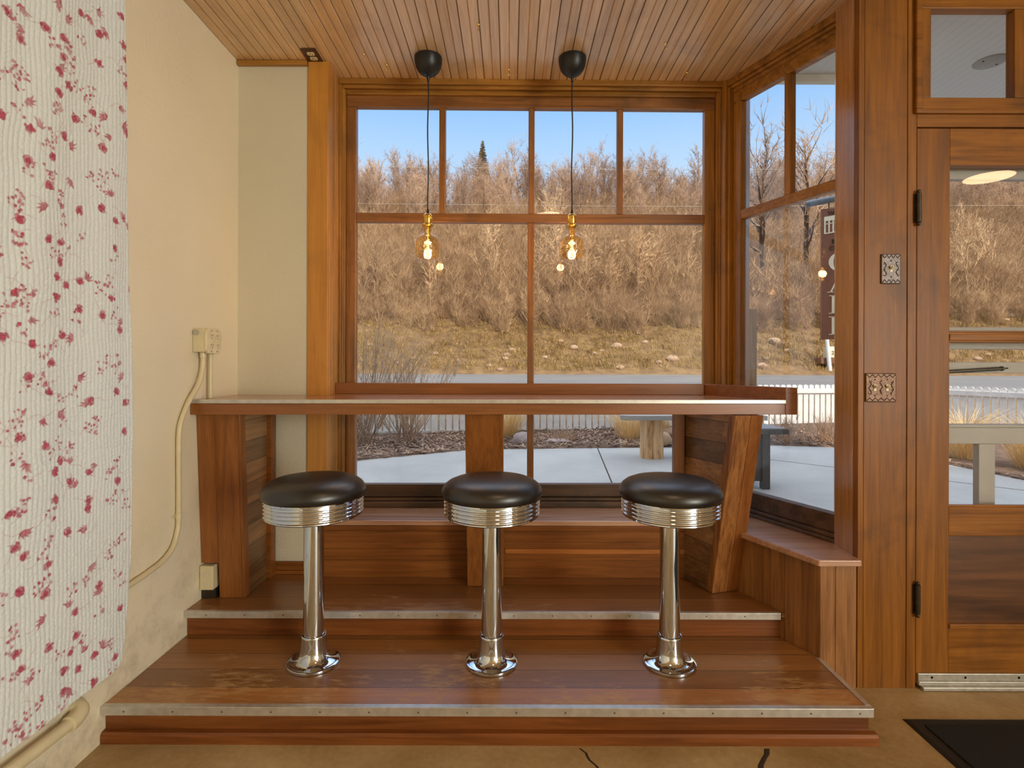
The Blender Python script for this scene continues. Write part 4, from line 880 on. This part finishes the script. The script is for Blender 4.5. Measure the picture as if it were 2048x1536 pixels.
def frame(x0, z0, w, h, dz, cols):
    Tq = lambda x, z: (x, z+dz*(x-x0))
    def qd(xa, xb, za, zb2):
        p = [(xa, za+dz*(xa-x0)), (xb, za+dz*(xb-x0)), (xb, zb2+dz*(xb-x0)), (xa, zb2+dz*(xa-x0))]
        b.loft([(x, -.0005, z) for x, z in p], [(x, -.006, z) for x, z in p])
    qd(x0, x0+w, z0+h-.05, z0+h); qd(x0, x0+w, z0, z0+.012)
    for k in range(cols+1): qd(x0+(w-.012)*k/cols, x0+(w-.012)*k/cols+.012, z0+.012, z0+h-.05)
    qd(x0+.012, x0+w-.012, z0+h*.55, z0+h*.55+.009)
frame(.02, 2.655, .125, .19, .12, 3); frame(.15, 2.635, .20, .21, .05, 3)
b.build('window_emblem', M['signl'], sg)
M['pipe'] = plain('painted_steel_pipe', (112, 122, 130), .4, .3, .15)
ps = thing('sign_post', 'grey steel sign post whose arm carries the brown cafe sign', 'post', (4.15, 5.75, -.05))
B().tube([(4.15, 5.75, -.05), (4.15, 5.75, 3.2)], .05, 20).build('pole', M['pipe'], ps)
B().tube([(4.15, 5.75, 3.13), (3.28, 6.055, 3.00)], .036, 20).build('arm', M['pipe'], ps)
B().tube([(3.50, 5.985, 3.0), (3.50, 5.99, 2.937)], .006, 8).tube([(3.78, 5.89, 3.04), (3.78, 5.893, 2.937)], .006, 8).build('hanger', M['gun'], ps)
M['postw'] = wood('weathered_post', (112, 82, 54), (176, 138, 98), 'Z', rough=.8, coat=0)
wp = thing('wooden_signpost', 'square weathered wooden signpost with a dark board, seen at the left of the angled window', 'post', (2.885, 6.5, -.05))
B().box(2.835, 2.925, 6.46, 6.55, -.05, 1.88).build('post', M['postw'], wp, bevel=.004)
B().box(2.79, 2.832, 6.49, 6.51, 1.10, 1.80).build('board', plain('navy_board', (30, 34, 46), .4), wp)
wl = thing('marker_pole', 'thin white pole leaning at the far side of the road', 'pole', (15.6, 26.6, .7))
B().tube([(15.68, 26.7, .95), (15.36, 26.8, 4.75)], [.10, .075], 10).build('pole', M['white'], wl)
B().tube([(15.50, 26.6, 3.0), (15.42, 26.6, 4.1)], [.17, .11], 10).build('sleeve', M['panelstrip'], wl)
mbx = thing('mailbox', 'pale metal mailbox numbered 271 on a rusty wooden shelf across the road', 'mailbox', (16.2, 27.0, 1.3))
def TMb(x, y, z): return (15.75+x, 26.9+y, 1.62+z)
pr = [(0, 0)]+[(.0, .30)]+[(.26-.26*math.cos(a), .30+.26*math.sin(a)) for a in np.linspace(.2, PI-.2, 9)]+[(.52, .30), (.52, 0)]
B(TMb).loft([(0, a*1.0, z) for a, z in pr], [(1.3, a*1.0, z) for a, z in pr]).build('box', M['creampaint'], mbx)
B(TMb).box(-.42, 1.4, -.05, .6, -.30, -.02).box(.5, .75, .15, .4, -1.1, -.3).build('shelf', plain('rusty_shelf', (122, 82, 58), .8), mbx)
cu = bpy.data.curves.new('number', 'FONT'); cu.body = '271'; cu.size = .26; cu.extrude = .004
o = textmesh('number', cu, mbx); p = TMb(.12, -.008, .15); o.location = (p[0]-16.2, p[1]-27, p[2]-1.3); o.rotation_euler = (PI/2, 0, 0); o.data.materials.append(M['signd'])
for z, lab in ((8.45, 'upper overhead wire crossing in front of the bare trees'), (7.10, 'lower overhead wire crossing in front of the bare trees')):
    tag(B().tube([(-30, 19.6, z+.25), (-10, 19.8, z), (5, 20, z-.05), (20, 20.2, z+.1), (40, 20.4, z+.5)], .0045, 6).build('overhead_wire', plain('wire', (190, 180, 160), .5)), lab, 'wire')

# ------------------------------------------------------------------ plants
def twigtube(V, F, p, d, L, r, rng, bend=.25, segs=3, up=.15):       # 3-sided tapered stick; returns points along it
    out = []; k0 = len(V); d = d.normalized()
    for i in range(segs+1):
        t = i/segs; a = d.orthogonal().normalized(); b = d.cross(a); rr = r*(1-.8*t)
        for q_ in range(3):
            an = 2.0944*q_; w = p+(a*math.cos(an)+b*math.sin(an))*rr; V.append((w.x, w.y, w.z))
        out.append((p.copy(), d.copy(), rr))
        p = p+d*(L/segs); d = (d+Vector((rng.uniform(-bend, bend), rng.uniform(-bend, bend), rng.uniform(-bend, bend)+up))).normalized()
    for i in range(segs):
        for q_ in range(3):
            a0 = k0+i*3+q_; a1 = k0+i*3+(q_+1) % 3; F.append((a0, a1, a1+3, a0+3))
    return out
def tree_mesh(seed, h, stems, n1, n2, n3, spread=.35, r0=.06, twig=.012, drop=.0, lowstart=.25):
    rng = random.Random(seed); V, F = [], []; TV, TF = [], []
    for s in range(stems):
        a = rng.uniform(0, 6.28); lean_ = rng.uniform(.02, spread*.5) if stems > 1 else rng.uniform(0, .08)
        tr = twigtube(V, F, Vector((rng.uniform(-.1, .1)*stems**.5, rng.uniform(-.1, .1), -.15)), Vector((math.cos(a)*lean_, math.sin(a)*lean_, 1)), h*rng.uniform(.8, 1.0), r0*rng.uniform(.6, 1), rng, .10, 6, .10)
        for i in range(n1):
            t = lowstart+(1-lowstart)*(i+rng.random())/n1; k = min(5, int(t*6)); f_ = t*6-k; p = tr[k][0].lerp(tr[k+1][0], min(1, f_)); an = rng.uniform(0, 6.28)
            d = Vector((math.cos(an), math.sin(an), rng.uniform(.8, 2.2)-drop)); L = h*rng.uniform(.16, .34)*(1.15-t*.6)
            b1 = twigtube(V, F, p, d, L, r0*.42*(1.2-t), rng, .22, 3, .12)
            for j in range(n2):
                q_ = b1[rng.randint(0, 3)]; dd = (q_[1]+Vector((rng.uniform(-.8, .8), rng.uniform(-.8, .8), rng.uniform(-.5, .8)-drop))).normalized()
                b2 = twigtube(TV, TF, q_[0], dd, L*rng.uniform(.35, .7), twig*1.4, rng, .3, 2, .05)
                for k2 in range(n3):
                    q2 = b2[rng.randint(0, 2)]; d3 = (q2[1]+Vector((rng.uniform(-.9, .9), rng.uniform(-.9, .9), rng.uniform(-.6, .7)-drop))).normalized()
                    twigtube(TV, TF, q2[0], d3, L*rng.uniform(.2, .42), twig, rng, .3, 1, 0)
    return (np.array(V), np.array(F)), (np.array(TV), np.array(TF))
def twigmat(name, c1, c2):
    m, g = newmat(name); tc = g.n('ShaderNodeTexCoord').outputs['Object']
    oi = g.n('ShaderNodeObjectInfo').outputs['Random']
    v = g.math('ADD', g.math('MULTIPLY', g.noise(tc, 1.3, 3), .7), g.math('MULTIPLY', oi, .3))
    finish(g, i_Base_Color=g.ramp(v, [(.28, lin(c1)), (.68, lin(c2))]), i_Roughness=.9); return m
M['trunk'] = twigmat('bare_trunk_bark', (88, 68, 54), (146, 116, 92))
M['twig'] = twigmat('bare_twigs', (150, 118, 92), (206, 170, 136))
M['brush'] = twigmat('brush_twigs', (146, 110, 76), (236, 196, 146))
def plant(name, mesh, mats, label, cat, loc, group, parts=('trunk', 'twigs')):
    t = thing(name, label, cat, (0, 0, 0), group)
    for nm, (V, F), m in zip(parts, mesh, mats): npmesh(nm, V, F, m, t)
    t.location = loc; return t
rng = random.Random(11)
protos = []
for k in range(7):
    h = (6.6, 7.4, 5.8, 7.8, 6.2, 7.0, 5.4)[k]
    protos.append(tree_mesh(40+k, h, (2, 3, 3, 2, 4, 3, 2)[k], 18, 8, 5, .5, .085, .0115, lowstart=.10))
TG = 'bare trees along the hilltop'
TL = 'bare leafless tree in the thicket on the hilltop beyond the road'
made = [None]*7
def put(k, x, y, s, rz, label=TL, group=TG):
    if made[k] is None:
        made[k] = plant('bare_tree', protos[k], (M['trunk'], M['twig']), label, 'tree', (x, y, gz(x, y)), group); made[k].rotation_euler = (0, 0, rz); made[k].scale = (s, s, s); return made[k]
    return dup(made[k], (x, y, gz(x, y)), label, group, rz, s)
for row, (y, n, s0) in enumerate(((47, 44, .78), (51, 50, .92), (54.5, 54, 1.02), (58, 50, .98))):
    half = y*.62
    for i in range(n):
        x = -half*.78+(half*2.5)*(i+rng.uniform(.15, .85))/n
        s = s0*.93*rng.uniform(.72, 1.10)
        if -.42*y < x < -.27*y: s *= .95
        put(rng.randrange(7), x, y+rng.uniform(-1.3, 1.3), s, rng.uniform(0, 6.28))
# mid-slope saplings with pale visible trunks
sap = tree_mesh(77, 4.6, 1, 16, 6, 3, .3, .075, .013, lowstart=.3); sap2 = tree_mesh(78, 5.2, 2, 12, 6, 3, .5, .07, .013, lowstart=.35)
M['sap'] = twigmat('sapling_bark', (168, 134, 100), (206, 170, 132)); sp = [None, None]
for x, y, k, s in ((-8.0, 32.6, 0, 1.0), (-5.2, 33.4, 1, 1.1), (-4.9, 32.9, 0, .9), (1.6, 33, 0, 1.15), (3.1, 33.6, 1, 1.3), (4.4, 32.6, 0, 1.25), (5.6, 32.8, 1, 1.0), (6.1, 33.0, 0, 1.1), (7.8, 33.4, 1, 1.0), (8.9, 34, 0, 1.1), (-1.5, 34, 1, 1.0), (11.0, 33.6, 0, 1.2), (13.5, 33.8, 1, 1.15), (28, 33.4, 1, 1.1), (30, 34.5, 0, 1.2)):
    p = (x, y, gz(x, y)); lb = 'small bare sapling at the foot of the brushy slope beyond the road'
    if sp[k] is None: sp[k] = plant('sapling', (sap, sap2)[k], (M['sap'], M['brush']), lb, 'tree', p, 'saplings at the foot of the slope')
    else: dup(sp[k], p, lb, 'saplings at the foot of the slope', rng.uniform(0, 6), s)
# two big dark trunks seen through the angled window
big = tree_mesh(90, 10.5, 1, 22, 8, 4, .4, .30, .02, lowstart=.32)
tb1 = plant('bare_tree', big, (plain('dark_bark', (78, 60, 48), .9, 0, .3, 6), M['twig']), 'tall dark-trunked bare tree seen through the left part of the angled window', 'tree', (16.0, 34.5, gz(16, 34.5)), None)
dup(tb1, (18.9, 34.6, gz(18.9, 34.6)), 'tall dark-trunked bare tree seen in the middle of the angled window', rz=2.1)
# dense brush over the slope
def brush():
    R = np.random.default_rng(9); pv, pf = [], []; 
    for k in range(6):
        r_ = random.Random(200+k); V, F = [], []
        for s in range(30):
            a = r_.uniform(0, 6.28); b = twigtube(V, F, Vector((r_.uniform(-.35, .35), r_.uniform(-.35, .35), -.1)), Vector((math.cos(a)*r_.uniform(.1, .8), math.sin(a)*r_.uniform(.1, .8), 1)), r_.uniform(1.1, 2.5), .013, r_, .25, 2, .1)
            for j in range(14):
                q_ = b[r_.randint(0, 2)]; twigtube(V, F, q_[0], q_[1]+Vector((r_.uniform(-1, 1), r_.uniform(-1, 1), r_.uniform(-.4, .9))), r_.uniform(.35, 1.1), .0095, r_, .5, 2 if j < 5 else 1, -.05)
        pv.append(np.array(V)); pf.append(np.array(F))
    AV, AF, off = [], [], 0
    for i in range(1900):
        y = 31.2+(R.random()**1.15)*22; x = -y*.36+R.random()*y*1.48
        k = R.integers(6); a = R.random()*6.28; s = R.uniform(.55, 1.15)*(.75 if y < 33 else 1.05); c, sn = math.cos(a)*s, math.sin(a)*s
        v = pv[k]; w = np.stack([v[:, 0]*c-v[:, 1]*sn+x, v[:, 0]*sn+v[:, 1]*c+y, v[:, 2]*s+gz(x, y)], 1)
        AV.append(w); AF.append(pf[k]+off); off += len(v)
    o = npmesh('brush', np.concatenate(AV), np.concatenate(AF), M['brush'], kind='stuff'); tag(o, 'dense tangle of bare brush covering the slope beyond the road', 'brush')
brush()
def blades(name, spots, mat, n, h, lean_, label, cat='grass', seed=1, w=.006, kind='stuff', group=None):
    R = np.random.default_rng(seed); V, F = [], []
    for (x, y, z, rad, hs) in spots:
        for i in range(n):
            a = R.random()*6.28; q_ = rad*math.sqrt(R.random()); hh = h*hs*R.uniform(.5, 1.1); bx, by = x+q_*math.cos(a), y+q_*math.sin(a); b = R.random()*6.28; ln = lean_*hh*R.uniform(.2, 1.3); ca, sa = math.cos(a+R.uniform(-.6, .6)), math.sin(a+R.uniform(-.6, .6)); px, py = -sa*w, ca*w
            k = len(V); m_ = .55
            V += [(bx-px, by-py, z-.02), (bx+px, by+py, z-.02), (bx+ca*ln*.4+px*.8, by+sa*ln*.4+py*.8, z+hh*m_), (bx+ca*ln*.4-px*.8, by+sa*ln*.4-py*.8, z+hh*m_), (bx+ca*ln+px*.2, by+sa*ln+py*.2, z+hh*(1-.35*lean_)), (bx+ca*ln-px*.2, by+sa*ln-py*.2, z+hh*(1-.35*lean_))]
            F += [(k, k+1, k+2, k+3), (k+3, k+2, k+4, k+5)]
    o = npmesh(name, V, F, mat); tag(o, label, cat, group)
    if kind: o['kind'] = kind
    return o
M['dry'] = twigmat('dry_grass', (206, 168, 104), (242, 208, 148)); M['dry2'] = twigmat('bank_grass', (126, 102, 56), (190, 156, 96))
R = random.Random(21); sp_ = []
for i in range(2600):
    y = 26.6+R.random()**.9*5.6; x = R.uniform(-13, 36); sp_.append((x, y, gz(x, y), .28, R.uniform(.6, 1.2)))
blades('bank_grass', sp_, M['dry2'], 16, .34, .9, 'dry tufted grass on the bank beyond the road', seed=3, w=.014)
# rocks
def rock(x, y, z, sx, sy, sz, label, mat, seed, group=None):
    b = B(); b.ball((x, y, z), 1.0, 20, 12, (sx, sy, sz))
    b.v = [(x+(vx-x)*(1+.16*mnoise.noise(((vx-x)/sx*1.3+seed, (vy-y)/sy*1.3, (vz-z)/sz*1.3))), y+(vy-y)*(1+.16*mnoise.noise(((vy-y)/sy*1.3, seed*2.0, (vz-z)/sz*1.3))), z+(vz-z)*(1+.18*mnoise.noise(((vx-x)/sx*1.3, (vy-y)/sy*1.3, seed*3.1)))) for vx, vy, vz in b.v]
    return tag(b.build('rock', mat), label, 'rock', group)
M['rock'] = plain('pale_rock', (172, 140, 110), .85, 0, .2, 3, bump=.3, bs=14); M['rock2'] = plain('grey_rock', (164, 146, 140), .8, 0, .2, 8, bump=.3, bs=30)
for i, (x, y, z, r, v) in enumerate([(3.44, 29.72, 2.61, 0.27, 'right pane of the main window'), (5.82, 29.9, 2.71, 0.33, 'right pane of the main window'), (4.5, 29.0, 2.2, 0.21, 'right pane of the main window'), (4.95, 29.46, 2.47, 0.16, 'right pane of the main window'), (1.8, 28.44, 1.89, 0.16, 'left pane of the main window'), (-0.51, 26.6, 0.96, 0.17, 'left pane of the main window'), (0.1, 29.12, 2.28, 0.21, 'left pane of the main window'), (-0.16, 28.38, 1.86, 0.23, 'left pane of the main window'), (-3.95, 28.46, 1.9, 0.18, 'left pane of the main window'), (-5.02, 27.88, 1.57, 0.15, 'left pane of the main window'), (-5.68, 27.34, 1.26, 0.15, 'left pane of the main window'), (-2.7, 27.66, 1.45, 0.15, 'left pane of the main window'), (8.28, 27.82, 1.54, 0.33, 'right pane of the main window'), (7.53, 27.58, 1.41, 0.18, 'right pane of the main window'), (7.44, 30.12, 2.83, 0.19, 'right pane of the main window'), (14.42, 29.78, 2.64, 0.36, 'angled window'), (14.51, 28.56, 1.96, 0.24, 'angled window'), (13.02, 27.66, 1.45, 0.2, 'angled window'), (12.45, 26.92, 1.09, 0.27, 'angled window'), (2.78, 30.3, 2.94, 0.19, 'right pane of the main window'), (-0.28, 28.0, 1.64, 0.18, 'left pane of the main window'), (-1.02, 27.14, 1.18, 0.2, 'left pane of the main window'), (29.76, 32.26, 4.05, 0.36, 'glass of the entry door'), (28.94, 31.78, 3.77, 0.2, 'glass of the entry door'), (23.8, 27.72, 1.48, 0.2, 'glass of the entry door'), (24.71, 28.18, 1.75, 0.18, 'glass of the entry door'), (-7.51, 29.08, 2.25, 0.19, 'left pane of the main window'), (5.42, 26.94, 1.1, 0.22, 'right pane of the main window')]):
    rock(x, y, gz(x, y)+r*.15, r, r*.8, r*.62, 'pale rock on the grassy bank, seen through the '+v, M['rock'], i+1, 'rocks on the bank beyond the road')
for x, y, z, sx, sy, sz, lab, mt_ in ((.20, 8.46, .05, .17, .13, .12, 'grey-brown rock by the ornamental grass behind the middle counter support', 'rock2'), (.75, 8.60, .0, .20, .12, .045, 'flat grey stone lying in the mulch before the fence', 'rock2'), (2.36, 8.40, .07, .13, .11, .11, 'round pale rock right of the log bench stump', 'rock'), (1.76, 8.36, -.0, .055, .05, .05, 'small round pebble left of the log bench stump', 'rock'), (2.66, 9.0, .08, .17, .14, .10, 'pinkish rock at the back of the bed behind the log bench', 'rock'), (6.42, 6.3, .05, .32, .22, .17, 'large pale boulder outside the entry door beside the snow patch', 'rock')):
    rock(x, y, z, sx, sy, sz, lab, M[mt_], int(x*10)+40)

# garden plants
gl_ = 'clump of tan ornamental grass '
for x, y, hs, lab in ((-.06, 9.1, 1.0, 'behind the middle counter support'), (1.95, 8.95, .9, 'behind the log bench'), (2.45, 9.2, .8, 'right of the log bench stump'), (6.15, 7.35, 1.15, 'behind the screen door, nearer the fence'), (6.35, 6.6, 1.1, 'behind the screen door, beside the pale boulder')):
    blades('ornamental_grass', [(x, y, gz(x, y), .16, hs)], M['dry'], 620, .80, .85, gl_+lab, 'grass', int(x*100) % 97+5, .0022, None)
def shrub(x, y, h, n, spread, label, seed, mats, twigs=5, r=.010):
    rg_ = random.Random(seed); V, F, TV, TF = [], [], [], []
    for s in range(n):
        a = rg_.uniform(0, 6.28); t_ = rg_.uniform(.05, spread)
        b = twigtube(V, F, Vector((rg_.uniform(-.14, .14), rg_.uniform(-.14, .14), -.05)), Vector((math.cos(a)*t_, math.sin(a)*t_, 1)), h*rg_.uniform(.6, 1), r*rg_.uniform(.6, 1), rg_, .13, 5, .08)
        for j in range(twigs):
            q_ = b[rg_.randint(1, 4)]; c_ = twigtube(TV, TF, q_[0], q_[1]+Vector((rg_.uniform(-.7, .7), rg_.uniform(-.7, .7), rg_.uniform(-.1, .6))), h*rg_.uniform(.12, .3), r*.42, rg_, .2, 2, .05)
            for k in range(2): q2 = c_[rg_.randint(0, 2)]; twigtube(TV, TF, q2[0], q2[1]+Vector((rg_.uniform(-.8, .8), rg_.uniform(-.8, .8), rg_.uniform(-.2, .6))), h*rg_.uniform(.05, .14), r*.3, rg_, .2, 1, 0)
    t = thing('bare_shrub', label, 'shrub', (0, 0, 0))
    npmesh('stems', np.array(V), np.array(F), mats[0], t); npmesh('twigs', np.array(TV), np.array(TF), mats[1], t); t.location = (x, y, gz(x, y)); return t
M['stem'] = twigmat('grey_stems', (136, 108, 86), (198, 164, 132))
shrub(-2.25, 8.35, 2.5, 46, .7, 'bare many-stemmed shrub before the fence, at the left edge of the main window', 5, (M['stem'], M['stem']))
shrub(-1.62, 8.55, 2.0, 40, .85, 'smaller bare shrub before the fence, just right of the tall bare shrub', 6, (M['stem'], M['stem']))
for x, y, lab, s_ in ((4.45, 8.75, 'low tangled grey shrub below the fence in the angled window', 1), (5.1, 8.75, 'low tangled shrub under the fence at the right edge of the angled window', 2), (.85, 8.75, 'low bare shrub at the edge of the mulch bed, left of the log bench', 3)):
    shrub(x, y, .55 if s_ < 3 else .30, 70, 2.2, lab, 60+s_, (M['stem'], M['stem']), 6, .006)
# mulch chips and fallen leaves
R = np.random.default_rng(4); V, F = [], []
for i in range(9000):
    x = R.uniform(-3.2, 7.6); e0 = bedY(x); y = e0+R.random()*1.9*(1 if x < 5.3 else .9); 
    if y < 3.2 or y > 10.4: continue
    a = R.random()*6.28; L_ = R.uniform(.012, .05); w = R.uniform(.004, .014); z = gz(x, y)+R.uniform(0, .03); c, s_ = math.cos(a), math.sin(a); t_ = R.uniform(-.02, .03); k = len(V)
    V += [(x-c*L_-s_*w, y-s_*L_+c*w, z), (x-c*L_+s_*w, y-s_*L_-c*w, z), (x+c*L_+s_*w, y+s_*L_-c*w, z+t_), (x+c*L_-s_*w, y+s_*L_+c*w, z+t_)]; F.append((k, k+1, k+2, k+3))
o = npmesh('mulch_chips', V, F, twigmat('mulch_chip', (84, 62, 50), (186, 152, 126)), kind='stuff'); tag(o, 'brown mulch chips and fallen leaves in the garden bed', 'mulch')
sn = B().ball((5.95, 5.55, -.02), 1.0, 20, 10, (.50, .22, .09)); tag(sn.build('snow_patch', plain('snow', (240, 242, 246), .7, 0, .03)), 'small patch of melting snow beside the boulder outside the entry door', 'snow')
# one conifer above the bare trees
cf = thing('conifer', 'single pointed conifer rising above the bare trees', 'tree', (0, 0, 0)); V, F = [], []; R = random.Random(8)
b = B().tube([(0, 0, -.2), (0, 0, 9.6)], [.16, .02], 8); b.build('trunk', M['trunk'], cf)
for i in range(900):
    t_ = R.random()**.8; z = 1.2+8.3*t_; L_ = (1-t_)*1.7+.12; a = R.uniform(0, 6.28); d = Vector((math.cos(a), math.sin(a), R.uniform(-.45, .1))); p = Vector((0, 0, z)); twigtube(V, F, p, d, L_, .03, R, .15, 3, -.02)
    for j in range(3): q_ = p+d*L_*R.uniform(.3, .9); twigtube(V, F, q_, d+Vector((R.uniform(-.9, .9), R.uniform(-.9, .9), R.uniform(-.4, .2))), L_*.35, .035, R, .1, 1, 0)
npmesh('foliage', np.array(V), np.array(F), twigmat('conifer_needles', (112, 98, 66), (158, 136, 98)), cf); cf.location = (-3.15, 60, gz(-3, 60))
